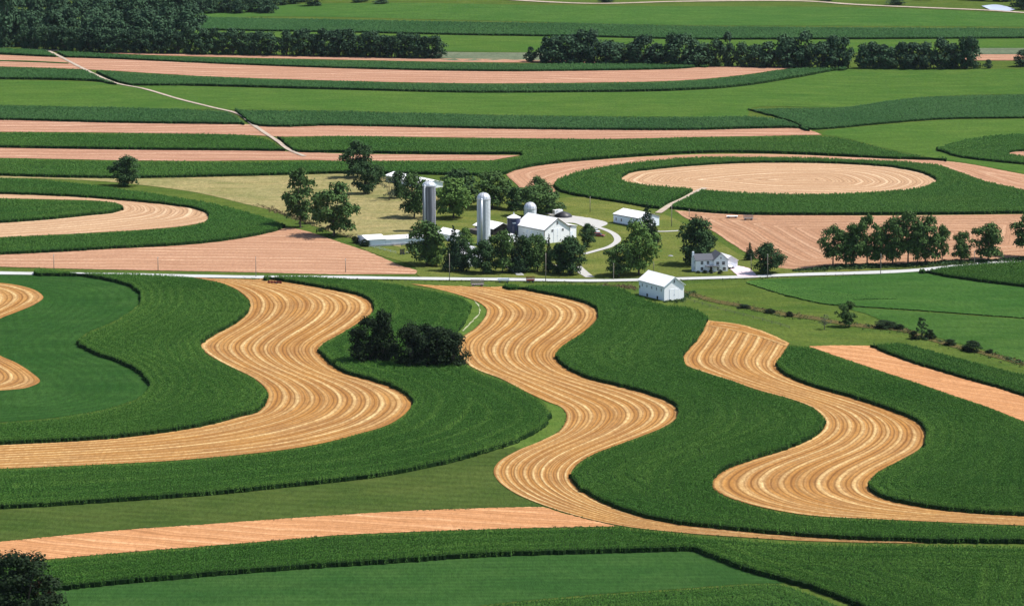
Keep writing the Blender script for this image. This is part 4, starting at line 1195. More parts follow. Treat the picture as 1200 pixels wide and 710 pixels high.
class B:
    def __init__(s): s.V, s.F = [], []
    def add(s, V, F):
        o = len(s.V)
        s.V += [tuple(v) for v in V]; s.F += [tuple(i + o for i in f) for f in F]
        return s
    def box(s, x0, x1, y0, y1, z0, z1):
        return s.add([(x0, y0, z0), (x1, y0, z0), (x1, y1, z0), (x0, y1, z0), (x0, y0, z1), (x1, y0, z1), (x1, y1, z1), (x0, y1, z1)],
                     [(3, 2, 1, 0), (4, 5, 6, 7), (0, 1, 5, 4), (1, 2, 6, 5), (2, 3, 7, 6), (3, 0, 4, 7)])
    def cyl(s, x, y, z0, z1, r, n=16, axis='z', r2=None):
        V, r2 = [], r if r2 is None else r2
        for z, rr in ((z0, r), (z1, r2)):
            for k in range(n):
                a = 2 * math.pi * k / n
                p = (rr * math.cos(a), rr * math.sin(a))
                V.append((x + p[0], y + p[1], z) if axis == 'z' else ((x + p[0], z, y + p[1]) if axis == 'y' else (z, x + p[0], y + p[1])))
        F = [(k, (k + 1) % n, n + (k + 1) % n, n + k) for k in range(n)] + [tuple(range(n))[::-1], tuple(range(n, 2 * n))]
        return s.add(V, F)
    def ring(s, x, y, z, r, h, t, n=32):
        V = []
        for rr, zz in ((r, z), (r + t, z), (r + t, z + h), (r, z + h)):
            for k in range(n):
                a = 2 * math.pi * k / n
                V.append((x + rr * math.cos(a), y + rr * math.sin(a), zz))
        F = []
        for q in range(4):
            q2 = (q + 1) % 4
            for k in range(n):
                k2 = (k + 1) % n
                F.append((q * n + k, q * n + k2, q2 * n + k2, q2 * n + k))
        return s.add(V, F)
    def dome(s, x, y, z, r, h, n=24, m=8):
        V, F = [], []
        for i in range(m):
            t = math.pi / 2 * i / m
            for k in range(n):
                a = 2 * math.pi * k / n
                V.append((x + r * math.cos(t) * math.cos(a), y + r * math.cos(t) * math.sin(a), z + h * math.sin(t)))
        V.append((x, y, z + h))
        for i in range(m - 1):
            for k in range(n):
                F.append((i * n + k, i * n + (k + 1) % n, (i + 1) * n + (k + 1) % n, (i + 1) * n + k))
        for k in range(n): F.append(((m - 1) * n + k, (m - 1) * n + (k + 1) % n, m * n))
        return s.add(V, F)
    def build(s, name, mat, parent, smooth=False, label=None, kind=None):
        o = mesh_obj(name, np.array(s.V), s.F, mat, parent, smooth)
        if label: o['label'] = label
        if kind: o['kind'] = kind
        return o

def thing(name, px, py, ang, label, category, group=None, sink=0.0, at=None):
    p = pt(px, py) if at is None else Vector((at[0], at[1], float(terr(*at))))
    e = bpy.data.objects.new(name, None)
    COL.objects.link(e)
    e.location = (p.x, p.y, p.z - sink)
    e.rotation_euler = (0, 0, math.radians(ang))
    return tag(e, label, category, group)

# local frame of a building: x along the gable front, y away along the ridge, gable front at y = 0
def walls(e, W, L, hw, hr, mat, x0=0.0, y0=0.0, name='wall'):
    V = [(x0, y0, -1), (x0 + W, y0, -1), (x0 + W, y0 + L, -1), (x0, y0 + L, -1), (x0, y0, hw), (x0 + W, y0, hw), (x0 + W, y0 + L, hw), (x0, y0 + L, hw),
         (x0 + W / 2, y0, hr), (x0 + W / 2, y0 + L, hr)]
    F = [(0, 1, 5, 8, 4), (1, 2, 6, 5), (2, 3, 7, 9, 6), (3, 0, 4, 7)]
    return B().add(V, F).build(name, mat, e)

def roof(e, W, L, hw, hr, mat, x0=0.0, y0=0.0, over=.45, t=.16, seams=0):
    rise = (hr - hw) / (W / 2)
    b = B()
    for sgn in (-1, 1):
        xm = x0 + W / 2
        xe = xm + sgn * (W / 2 + over)
        ze = hr - rise * (W / 2 + over) + .06
        zr = hr + .06
        a = [(xm, y0 - over, zr), (xe, y0 - over, ze), (xe, y0 + L + over, ze), (xm, y0 + L + over, zr)]
        bb = [(x, y, z + t) for x, y, z in a]
        b.add(a + bb, [(3, 2, 1, 0), (4, 5, 6, 7), (0, 1, 5, 4), (1, 2, 6, 5), (2, 3, 7, 6), (3, 0, 4, 7)])
    o = b.build('roof', mat, e)
    if seams:
        s = B()
        n = int(L / seams)
        for sgn in (-1, 1):
            xm = x0 + W / 2
            xe = xm + sgn * (W / 2 + over)
            ze = hr - rise * (W / 2 + over) + .06 + t
            zr = hr + .06 + t
            for k in range(n + 1):
                y = y0 + L * k / n
                s.add([(xm, y - .03, zr), (xe, y - .03, ze), (xe, y + .03, ze), (xm, y + .03, zr), (xm, y - .03, zr + .05), (xe, y - .03, ze + .05), (xe, y + .03, ze + .05), (xm, y + .03, zr + .05)],
                      [(4, 5, 6, 7), (0, 1, 5, 4), (1, 2, 6, 5), (2, 3, 7, 6)])
        so = s.build('roof_seam', mat, o); so['kind'] = 'stuff'
    return o

def rake_trim(e, W, L, hw, hr, mat, x0=0.0, y0=0.0, over=.45, w=.28):
    rise = (hr - hw) / (W / 2)
    for sgn in (-1, 1):
        xm = x0 + W / 2
        xe = xm + sgn * (W / 2 + over)
        ze = hr - rise * (W / 2 + over)
        y = y0 - over - .05
        V = [(xm, y, hr + .2), (xe, y, ze + .2), (xe, y, ze + .2 - w), (xm, y, hr + .2 - w)]
        V += [(a, b_ + .045, c_) for a, b_, c_ in V]
        B().add(V, [(0, 1, 2, 3), (7, 6, 5, 4), (0, 4, 5, 1), (1, 5, 6, 2), (2, 6, 7, 3), (3, 7, 4, 0)]).build('rake_board', mat, e)

def window(e, face, a, z, w, h, frame, pane, off=0.0, name='window'):
    """face 'f' front gable (y=off), 'l' left wall (x=off), 'r' right wall (x=off)"""
    fr, gl = B(), B()
    d = .07
    def bx(b, a0, a1, z0, z1, o0, o1):
        if face == 'f': b.box(a0, a1, off - o1, off - o0, z0, z1)
        elif face == 'l': b.box(off - o1, off - o0, a0, a1, z0, z1)
        else: b.box(off + o0, off + o1, a0, a1, z0, z1)
    f = .09
    bx(fr, a - w / 2 - f, a + w / 2 + f, z - f, z, .0, d); bx(fr, a - w / 2 - f, a + w / 2 + f, z + h, z + h + f, .0, d)
    bx(fr, a - w / 2 - f, a - w / 2, z, z + h, .0, d); bx(fr, a + w / 2, a + w / 2 + f, z, z + h, .0, d)
    bx(fr, a - w / 2, a + w / 2, z + h / 2 - .03, z + h / 2 + .03, .025, d)
    bx(gl, a - w / 2, a + w / 2, z, z + h, .0, .02)
    o = fr.build(name, frame, e)
    gl.build('pane', pane, o)
    return o

def door(e, face, a, z, w, h, mat, off=0.0, split=False, name='door', rim=None):
    n = 2 if split else 1
    for k in range(n):
        a0 = a - w / 2 + k * w / n + (.03 if k else 0); a1 = a - w / 2 + (k + 1) * w / n - (.03 if split and not k else 0)
        b = B()
        if face == 'f': b.box(a0, a1, off - .08, off - .002, z, z + h)
        elif face == 'l': b.box(off - .08, off - .002, a0, a1, z, z + h)
        else: b.box(off + .002, off + .08, a0, a1, z, z + h)
        o = b.build(name, mat, e)
        h_ = B(); zc = z + h * .48; ac = a1 - .18 if k == 0 else a0 + .18
        if face == 'f': h_.box(ac - .04, ac + .04, off - .14, off - .081, zc - .15, zc + .15)
        elif face == 'l': h_.box(off - .14, off - .081, ac - .04, ac + .04, zc - .15, zc + .15)
        else: h_.box(off + .081, off + .14, ac - .04, ac + .04, zc - .15, zc + .15)
        h_.build('handle', M_STEEL, o)
        if rim:
            t = B(); g = .08
            for q0, q1, z0, z1 in ((a0, a0 + g, z, z + h), (a1 - g, a1, z, z + h), (a0 + g, a1 - g, z + h - g, z + h)):
                if face == 'f': t.box(q0, q1, off - .1, off - .081, z0, z1)
                elif face == 'l': t.box(off - .1, off - .081, q0, q1, z0, z1)
                else: t.box(off + .081, off + .1, q0, q1, z0, z1)
            t.build('door_trim', rim, o)

# big white barn
e = thing('barn', 638, 286, 37, 'big white barn with a white gable roof and dark-trimmed rake boards behind the roadside trees', 'barn')
walls(e, 14.4, 21, 6.3, 10.8, M_WHITE)
roof(e, 14.4, 21, 6.3, 10.8, M_ROOFW, seams=1.2)
rake_trim(e, 14.4, 21, 6.3, 10.8, M_TRIM)
B().box(-.06, .12, -.08, .1, -.5, 6.2).build('corner_board', M_TRIM, e)
B().box(14.28, 14.46, -.08, .1, -.5, 6.2).build('corner_board', M_TRIM, e)
B().box(-.34, -.2, .0, 21, 5.75, 5.95).build('gutter', M_STEEL, e)
window(e, 'f', 7.2, 8.1, .8, 1.3, M_WHITE, M_DARK)
window(e, 'f', 4.4, 5.0, 1.0, 1.1, M_WHITE, M_DARK)
window(e, 'f', 10.3, 5.0, 1.0, 1.1, M_WHITE, M_DARK)
door(e, 'f', 7.2, 0, 4.0, 6.3, M_WHITE, split=True, rim=M_WHITEB)
for a in (9.5, 12.5): window(e, 'l', a, 3.6, .9, 1.2, M_WHITEB, M_WHITEB)
for a in (3.5, 16): window(e, 'l', a, 1.0, .9, 1.0, M_WHITE, M_DARK)
door(e, 'l', 6.5, 0, 2.2, 2.6, M_WHITEB)
# lower wing on the far right side
wing = B().box(14.42, 21.5, 4.5, 15.5, -1, 5.6).build('wing_wall', M_WHITE, e)
V = [(14.42, 4.1, 6.9), (21.9, 4.1, 5.65), (21.9, 15.9, 5.65), (14.42, 15.9, 6.9)]
B().add(V + [(a, b_, c_ + .18) for a, b_, c_ in V], [(3, 2, 1, 0), (4, 5, 6, 7), (0, 1, 5, 4), (1, 2, 6, 5), (2, 3, 7, 6), (3, 0, 4, 7)]).build('wing_roof', M_ROOFW, e)
door(e, 'f', 18, 0, 3.0, 3.4, M_WHITEB, off=4.5, name='wing_door')

# small white shed in the near field
e = thing('shed', 778.4, 352.6, 30, 'white shed with five small side windows and a white gable roof beside the dark corn', 'shed')
walls(e, 9.3, 18.8, 5.9, 9.1, M_WHITE)
roof(e, 9.3, 18.8, 5.9, 9.1, M_ROOFW, over=.5, seams=1.1)
rake_trim(e, 9.3, 18.8, 5.9, 9.1, M_WHITEB, over=.5, w=.2)
B().box(-.36, -.2, -.2, 19, 5.5, 5.66).build('gutter', M_TRIM, e)
window(e, 'f', 4.65, 6.9, .6, 1.2, M_WHITE, M_DARK)
for a in (2.2, 5.6, 9.2, 12.8, 16.3): window(e, 'l', a, 3.5, .65, 1.1, M_WHITE, M_GLASS)
door(e, 'l', 5.0, 0, 1.0, 1.2, M_DARK, name='hatch'); door(e, 'l', 12.6, 0, 1.0, 1.1, M_DARK, name='hatch')
door(e, 'f', 4.65, 0, 4.4, 4.4, M_WHITE, split=True, rim=M_WHITEB)
window(e, 'l', 18.2, 2.6, .5, .9, M_TRIM, M_DARK)

# long machine shed
e = thing('machine_shed', 749, 267.5, 37.5, 'long low white machine shed behind the dark spruce', 'shed')
walls(e, 12, 18.6, 4.5, 6.4, M_WHITEB)
roof(e, 12, 18.6, 4.5, 6.4, M_ROOFW, over=.3, seams=1.0)
B().box(-.2, -.06, -.2, 18.8, 4.1, 4.3).build('gutter', M_TRIM, e)
for a in (12.8, 16.6): window(e, 'l', a, 1.6, .9, 1.3, M_WHITE, M_GLASS)
B().box(-.04, -.005, .0, 18.6, -.5, .7).build('wall_base', M_CONC, e)
door(e, 'f', 6.0, 0, 5.0, 3.8, M_WHITE, split=True)
rake_trim(e, 12, 18.6, 4.5, 6.4, M_TRIM, over=.3, w=.22)

# long low building at the field corner (ridge almost across the view)
e = thing('long_barn', 430.5, 289, 112, 'long low white-roofed building at the corner of the tan field', 'building')
# local: y runs away to the left, so the front (y=0 plane) is its end; use -y for the long way right
walls(e, 13, 8.5, 2.9, 3.9, M_WHITEB, y0=-8.5)
roof(e, 13, 8.5, 2.9, 3.9, M_ROOFW, y0=-8.5, over=.4, seams=1.2)
walls(e, 10, 21, 2.5, 3.3, M_WHITEB, y0=-29.6, name='annex_wall')
roof(e, 10, 21, 2.5, 3.3, M_ROOFW, y0=-29.6, over=.3, seams=1.2)
for a in (-3, -12, -17, -22): window(e, 'l', a, 1.0, 1.4, .8, M_WHITE, M_WHITEB)
B().box(-.05, -.005, -29.6, 0, -.3, .45).build('wall_base', M_CONC, e)

# long white shed behind the pasture trees
e = thing('poultry_shed', 499, 221.5, 33.5, 'long narrow shed with a white roof behind the grey silo', 'shed')
walls(e, 10, 38, 2.5, 3.9, M_WHITE)
roof(e, 10, 38, 2.5, 3.9, M_ROOFW, over=.5, seams=1.3)
for k in range(8): window(e, 'l', 3 + k * 4.6, 1.1, 1.6, .9, M_WHITE, M_GLASS)
door(e, 'f', 5, 0, 3, 2.6, M_WHITEB)

# low open barn behind the ringed silo
e = thing('open_barn', 578.5, 276, 37, 'low dark-sided barn with a white roof behind the white ringed silo', 'barn')
walls(e, 9.5, 14, 3.2, 5.2, M_WOODD)
roof(e, 9.5, 14, 3.2, 5.2, M_ROOFW, over=.9, seams=1.2)
for a in (2.2, 7.2): door(e, 'f', a, 0, 3.8, 2.9, M_DARK, name='open_bay')
B().box(-6, -.02, 3, 12, -.5, 2.2).build('lean_to', M_WOODD, e)

# white cottage and outbuilding among the trees
e = thing('white_house', 548.5, 313, 37, 'white house almost hidden by the roadside trees under the ringed silo', 'house')
walls(e, 7.5, 10, 5.4, 8.2, M_WHITEB)
roof(e, 7.5, 10, 5.4, 8.2, M_ROOFW, over=.4)
for a in (2, 5.5): window(e, 'f', a, 3.4, .9, 1.3, M_WHITE, M_GLASS); window(e, 'f', a, .9, .9, 1.3, M_WHITE, M_GLASS)
for a in (2.5, 7): window(e, 'l', a, 3.4, .9, 1.3, M_WHITE, M_GLASS)
B().box(3.4, 4.2, 4.6, 5.4, 7.6, 9.4).build('chimney', M_CONC, e)
e = thing('small_barn', 531, 284, 37, 'small white-roofed outbuilding between the trees left of the ringed silo', 'barn')
walls(e, 7, 12, 3, 4.8, M_WHITE); roof(e, 7, 12, 3, 4.8, M_ROOFW, over=.4, seams=1.2)
door(e, 'f', 3.5, 0, 2.4, 2.4, M_DARK)
e = thing('milk_house', 596, 284.5, 37, 'tiny white building at the left foot of the big barn', 'building')
walls(e, 5, 6, 2.6, 3.6, M_WHITE); roof(e, 5, 6, 2.6, 3.6, M_ROOFW, over=.3)
door(e, 'f', 1.4, 0, 1, 2, M_WHITEB); window(e, 'f', 3.5, 1.0, .9, .9, M_WHITE, M_GLASS)
e = thing('garden_shed', 605, 312.5, 20, 'small white shed beside the drive mouth under the roadside trees', 'shed')
walls(e, 4.5, 5, 2.3, 3.4, M_WHITEB); roof(e, 4.5, 5, 2.3, 3.4, M_ROOFW, over=.3)
door(e, 'f', 2.2, 0, 1, 1.9, M_DARK)

# farmhouse by the road
e = thing('farmhouse', 815.5, 319.5, 12, 'white two-storey farmhouse with a grey roof, front porch and chimney', 'house')
# main block: ridge along x. build it as a rotated pair of slabs
def walls_x(e, W, L, hw, hr, mat, x0=0.0, y0=0.0, name='wall'):
    V = [(x0, y0, -1), (x0 + W, y0, -1), (x0 + W, y0 + L, -1), (x0, y0 + L, -1), (x0, y0, hw), (x0 + W, y0, hw), (x0 + W, y0 + L, hw), (x0, y0 + L, hw),
         (x0, y0 + L / 2, hr), (x0 + W, y0 + L / 2, hr)]
    return B().add(V, [(0, 1, 5, 4), (1, 2, 6, 9, 5), (2, 3, 7, 6), (3, 0, 4, 8, 7)]).build(name, mat, e)
def roof_x(e, W, L, hw, hr, mat, x0=0.0, y0=0.0, over=.4, t=.16, name='roof'):
    rise = (hr - hw) / (L / 2); b = B(); ym = y0 + L / 2
    for sgn in (-1, 1):
        ye = ym + sgn * (L / 2 + over); ze = hr - rise * (L / 2 + over) + .06; zr = hr + .06
        a = [(x0 - over, ym, zr), (x0 + W + over, ym, zr), (x0 + W + over, ye, ze), (x0 - over, ye, ze)]
        bb = [(x, y, z + t) for x, y, z in a]
        b.add(a + bb, [(3, 2, 1, 0), (4, 5, 6, 7), (0, 1, 5, 4), (1, 2, 6, 5), (2, 3, 7, 6), (3, 0, 4, 7)])
    return b.build(name, mat, e)
walls_x(e, 7.4, 7.5, 5.2, 7.2, M_WHITE)
r_ = roof_x(e, 7.4, 7.5, 5.2, 7.2, M_ROOFG)
B().box(-.75, -.02, 2.9, 3.9, -.5, 8.4).build('chimney', M_WHITEB, e)
walls(e, 6.2, 9, 5.2, 8.0, M_WHITE, x0=7.42, y0=-1.2, name='gable_wall')
roof(e, 6.2, 9, 5.2, 8.0, M_ROOFG, x0=7.42, y0=-1.2, over=.35)
for a, z in ((2.6, 3.4), (5.2, 3.4), (2.6, .9)): window(e, 'f', a, z, 1.1, 1.3, M_WHITE, M_GLASS)
for a, z in ((9.1, 3.2), (11.6, 3.2), (9.4, .8), (12.0, .8)): window(e, 'f', a, z, 1.3, 1.3, M_WHITE, M_GLASS, off=-1.2)
window(e, 'f', 10.5, 5.7, .5, .7, M_WHITE, M_DARK, off=-1.2)
for z in (.9, 3.4): window(e, 'l', 2.2, z, .9, 1.3, M_WHITE, M_GLASS)
B().box(3.9, 9.6, -3.0, -1.25, 2.75, 2.95).box(3.9, 7.4, -1.25, -.02, 2.75, 2.95).build('porch_roof', M_ROOFG, e)
for a in (4.0, 6.6, 9.4): B().box(a - .08, a + .08, -2.9, -2.74, -.3, 2.75).build('porch_post', M_WHITE, e)
B().box(3.9, 9.6, -3.0, -1.25, -.4, .3).build('porch_floor', M_CONC, e)
door(e, 'f', 6.6, .3, 1.0, 2.1, M_WOODD)
e = thing('garage', 848.5, 315.5, 24, 'white garage with pale doors attached behind the right end of the farmhouse', 'garage')
walls(e, 6.4, 9, 3.4, 5.4, M_WHITE); roof(e, 6.4, 9, 3.4, 5.4, M_ROOFW, over=.35, seams=1.1)
for a in (1.7, 4.6): door(e, 'f', a, 0, 2.4, 2.4, M_WHITEB, name='garage_door')
# little bushes round the house
for px, py, w, h, lab in ((826, 320.6, 6, 4, 'clipped bush under the left windows of the farmhouse'), (833, 321, 5, 5, 'upright bush at the porch of the farmhouse'),
                          (844, 321.2, 6, 5, 'dark bush under the right windows of the farmhouse'), (818, 320.5, 6, 3, 'low bush at the left corner of the farmhouse')):
    tree(px, py, w, h, 'low1', lab, 'house_bush', 'bush')

# ---------------------------------------------------------------- silos
def stave_mat(name, c, k):
    m = NT(name)
    f = m.stretch(m.noise(m.pos((1.1, 1.1, .03)), 1.0, 3.0, .6), .42, .58)
    g = m.stretch(m.noise(m.pos((1, 1, .5)), .35, 4.0, .7), .4, .65)
    col = m.mix(m.math('MULTIPLY', f, k), c, mul(c, .4))
    m.color(m.mix(m.math('MULTIPLY', g, k * .6), col, mul(c, .55)))
    return m.m
M_CONC2, M_CONCL2 = stave_mat('stained_staves', (.24, .25, .28), .95), stave_mat('pale_staves', (.60, .64, .68), .5)
def silo(name, px, py, d, h, mat, label, hoops=30, domeh=.9, chute=1.0, dmat=None, chang=-110, chutemat=None):
    e = thing(name, px, py, 0, label, 'silo')
    r = d / 2
    B().cyl(0, 0, -1, h, r, 40).build('silo_wall', mat, e, smooth=False)
    hb = B()
    for k in range(hoops): hb.ring(0, 0, .4 + (h - .8) * k / (hoops - 1), r, .09, .045, 40)
    o = hb.build('steel_hoops', mat, e); o['kind'] = 'stuff'
    B().ring(0, 0, h - .1, r - .05, .35, .18, 40).build('roof_rim', dmat or M_GALV, e)
    dm = B().dome(0, 0, h + .2, r + .05, r * domeh, 32).build('dome_roof', dmat or M_GALV, e, smooth=True)
    sb = B()
    for k in range(12):
        a = 2 * math.pi * k / 12
        V, F = [], []
        for i in range(7):
            t = math.pi / 2 * i / 6.3
            for s_ in (-.03, .03):
                V.append(((r + .09) * math.cos(t) * math.cos(a + s_ / max(.15, math.cos(t))), (r + .09) * math.cos(t) * math.sin(a + s_ / max(.15, math.cos(t))), h + .2 + (r * domeh + .04) * math.sin(t)))
        for i in range(6): F.append((2 * i, 2 * i + 1, 2 * i + 3, 2 * i + 2))
        sb.add(V, F)
    o = sb.build('dome_seam', M_STEEL, dm); o['kind'] = 'stuff'
    if chute:
        a = math.radians(chang)
        cx, cy = (r + .3) * math.cos(a), (r + .3) * math.sin(a)
        B().cyl(cx, cy, 0, h + .2, .42, 10).build('chute', chutemat or M_CONCL, e, smooth=True)
        B().dome(cx, cy, h + .2, .5, .6, 10, 3).build('chute_cap', M_GALV, e, smooth=True)
        lx, ly = (r + .15) * math.cos(a + .45), (r + .15) * math.sin(a + .45)
        lb = B(); lb.box(lx - .25, lx - .2, ly - .03, ly + .03, 0, h); lb.box(lx + .2, lx + .25, ly - .03, ly + .03, 0, h)
        for k in range(int(h / .6)): lb.box(lx - .2, lx + .2, ly - .02, ly + .02, .5 + k * .6, .54 + k * .6)
        lb.build('ladder', M_STEEL, e)
    return e
silo('concrete_silo', 503, 271, 6.0, 20.8, M_CONC2, 'tall grey stained concrete silo with a shiny dome, left of the pair', hoops=22, domeh=.62, chang=-125, chutemat=M_CONCL)
silo('white_silo', 566.8, 287, 5.9, 20.4, M_CONCL2, 'tall pale ringed silo with a round dome in the middle of the farm', hoops=34, domeh=.95, chang=-105, chutemat=M_GALV)
silo('domed_silo', 621.3, 262, 5.7, 7.0, M_CONCL2, 'short silo with a grey ball-shaped dome behind the big barn', hoops=12, domeh=1.0, chute=0)
e = thing('blue_silo', 602, 278, 0, 'dark blue steel silo with a white cone roof left of the big barn', 'silo')
B().cyl(0, 0, -1, 9.0, 3.0, 36).build('silo_wall', M_BLUE, e)
hb = B()
for k in range(7): hb.ring(0, 0, .9 + k * 1.3, 3.0, .08, .04, 36)
hb.build('sheet_band', M_BLUE, e)['kind'] = 'stuff'
B().cyl(0, 0, 9.0, 10.5, 3.15, 36, r2=.25).build('cone_roof', M_ROOFW, e)
B().cyl(0, 0, 10.5, 11.3, .22, 8).build('roof_vent', M_GALV, e)
B().box(-.5, .9, -3.09, -3.05, 6.6, 7.0).build('faded_nameplate', M_WHITEB, e)

# ---------------------------------------------------------------- utility poles
POLES = [(63.3, 317.5, 20, 'utility pole standing in the tan field at the far left'),
         (185.3, 317.5, 17, 'utility pole in the tan field above the left dark corn'),
         (300, 325, 25, 'utility pole where the road shows above the left golden bend'),
         (405, 319.5, 17, 'utility pole at the right part of the tan field'),
         (526.7, 329.5, 33, 'pale utility pole in front of the roadside spruce'),
         (639.5, 330, 34, 'utility pole in front of the barn corner trees'),
         (719, 328, 20, 'short pole in front of the leafy trees right of the drive mouth'),
         (766, 320, 14, 'short pole on the lawn above the white shed'),
         (899.3, 327, 30, 'utility pole in front of the round maple'),
         (880, 319, 20, 'thin pole beside the pinkish drive'),
         (787, 266, 25, 'utility pole on the grass right of the machine shed'),
         (691.5, 249, 19, 'pole in the meadow behind the barn yard'),
         (807.6, 255, 10, 'short pole at the corner of the rowed tan field'),
         (1032, 322, 25, 'utility pole in front of the roadside tree row'),
         (1141.7, 312, 18, 'utility pole between the two round trees of the row')]
for px, py, hp, lab in POLES:
    p = pt(px, py); s = px_per_m(p.y)
    e = thing('utility_pole', px, py, random.uniform(-6, 6) + 0, lab, 'pole', 'utility poles along the road and farm')
    h = hp / s
    B().cyl(0, 0, -.5, h, .16, 8, r2=.11).build('pole_shaft', M_POLE, e, smooth=True)
    if hp > 16:
        c_ = B().box(-.06, .06, -1.1, 1.1, h - .75, h - .6).build('crossarm', M_POLE, e)
        for q in (-1.0, -.5, .5, 1.0): B().cyl(0, q, h - .6, h - .42, .05, 6).build('insulator', M_CONCL, c_)

# ---------------------------------------------------------------- wagons and vehicles
def wheel(e, x, y, r, w=.25):
    t = B().cyl(x, r, y - w / 2, y + w / 2, r, 14, axis='y').build('wheel', M_TYRE, e)
    B().cyl(x, r, y - w / 2 - .02, y + w / 2 + .02, r * .5, 10, axis='y').build('rim', M_STEEL, t)
def wagon(px, py, ang, L, label, deckmat, rack=True, rackmat=None, hgt=1.6, W=2.3, name='hay_wagon'):
    e = thing(name, px, py, ang, label, 'wagon')
    B().box(-L / 2, L / 2, -W / 2, W / 2, .95, 1.1).build('deck', deckmat, e)
    B().box(-L / 2 + .3, L / 2 - .3, -.12, .12, .6, .95).build('chassis', M_STEEL, e)
    for x_ in (-L * .33, L * .33):
        B().box(x_ - .06, x_ + .06, -W / 2 + .1, W / 2 - .1, .42, .56).build('axle', M_STEEL, e)
        for y_ in (-W / 2 + .05, W / 2 - .05): wheel(e, x_, y_, .42)
    if rack:
        for side, (x0, x1, y0, y1) in enumerate(((-L / 2, L / 2, -W / 2, -W / 2 + .06), (-L / 2, L / 2, W / 2 - .06, W / 2), (-L / 2, -L / 2 + .06, -W / 2 + .07, W / 2 - .07))):
            b = B()
            for k in range(4): b.box(x0, x1, y0, y1, 1.15 + k * hgt / 4, 1.15 + k * hgt / 4 + .14)
            n = 6 if side < 2 else 3
            for k in range(n + 1):
                if side < 2: xx = x0 + (x1 - x0 - .08) * k / n; b.box(xx, xx + .08, y0 - .02, y1 + .02, 1.1, 1.15 + hgt)
                else: yy = y0 + (y1 - y0 - .08) * k / n; b.box(x0 - .02, x1 + .02, yy, yy + .08, 1.1, 1.15 + hgt)
            b.build('side_rack', rackmat or deckmat, e)
    B().box(L / 2, L / 2 + 1.8, -.05, .05, .55, .65).build('drawbar', M_STEEL, e)
    return e
M_GREYW = plain('grey_weathered_wood', (.3, .28, .27), .85, .4, 2.0)
wagon(559.5, 336, 6, 5.2, 'grey slatted hay wagon parked at the top of the middle golden strip', M_GREYW, hgt=2.0)
wagon(590, 331, 0, 4.8, 'white flat wagon on the road verge right of the grey slatted wagon', M_WHITE, rackmat=M_WHITE, hgt=.6)
wagon(621.5, 331, 4, 3.4, 'dark red box wagon on the road in front of the barn trees', M_REDP, rackmat=M_REDP, hgt=1.4)
wagon(858, 255.8, 0, 5.2, 'white-topped flat wagon at the edge of the rowed tan field', M_WHITE, rack=False)
wagon(877, 258.4, -2, 4.4, 'grey slatted wagon beside the flat wagon in the rowed tan field', M_GREYW, hgt=1.5)
wagon(471.5, 298.5, 10, 1.8, 'small dark box cart on the grass below the long low building', M_WOODD, hgt=1.3, W=1.6)
# hay rake on the left golden strip
e = thing('hay_rake', 322, 332.5, -14, 'reddish hay rake standing at the top of the left golden strip', 'hay rake')
B().box(-2.8, 2.8, -.1, .1, .9, 1.05).build('tool_bar', M_REDP, e)
for k in range(5):
    x_ = -2.4 + k * 1.2
    w_ = B().cyl(x_, .62, -.35 + .1 * k, -.31 + .1 * k, .6, 16, axis='y').build('rake_wheel', M_REDP, e)
for y_ in (-.9, .9): wheel(e, 1.0, y_, .35)
B().box(-.08, .08, .1, 2.4, .5, .62).build('drawbar', M_STEEL, e)
# pickup by the drive
def car(px, py, ang, paint, label, pickup=True, name='pickup_truck', cat_='pickup'):
    e = thing(name, px, py, ang, label, cat_)
    L, W = 5.2, 1.9
    prof = [(-L/2, .45), (L/2, .45), (L/2, .95), (L/2 - 1.4, 1.08), (L/2 - 2.0, 1.08), (-L/2, 1.05)]
    V = [(x_, -W/2, z_) for x_, z_ in prof] + [(x_, W/2, z_) for x_, z_ in prof]; n = len(prof)
    B().add(V, [tuple(range(n)), tuple(range(n, 2*n))[::-1]] + [(k, n + k, n + (k+1) % n, (k+1) % n) for k in range(n)]).build('body', paint, e)
    c0, c1 = (-.5, 1.2) if pickup else (-2.2, 1.2)
    V = [(c0, -W/2+.08, 1.08), (c1, -W/2+.08, 1.08), (c1-.6, -W/2+.25, 1.7), (c0+.15, -W/2+.25, 1.7)]
    V += [(a, -b_, c_) for a, b_, c_ in V]
    B().add(V, [(0,1,2,3), (7,6,5,4), (0,4,5,1), (1,5,6,2), (2,6,7,3), (3,7,4,0)]).build('windows', M_GLASS, e)
    B().box(c0+.12, c1-.58, -W/2+.24, W/2-.24, 1.7, 1.76).build('cab_roof', paint, e)
    if pickup: B().box(-L/2+.15, -.65, -W/2+.15, W/2-.15, 1.052, 1.07).build('load_bed', M_DARK, e)
    for x_ in (-1.6, 1.65):
        for y_ in (-W/2+.05, W/2-.05): wheel(e, x_, y_, .38)
    for y_ in (-.65, .65): B().box(L/2, L/2+.03, y_-.18, y_+.18, .7, .88).build('headlight', M_WHITE, e)
    return e
car(698.5, 272.5, -70, M_CARW, 'white pickup parked beside the small dark tree on the drive')
car(702, 277.5, -20, M_REDP, 'dark red car parked on the grass below the white pickup', False, 'parked_car', 'car')
car(854.5, 314.8, -60, M_TARP, 'dark car parked in front of the farmhouse garage', False, 'parked_car', 'car')
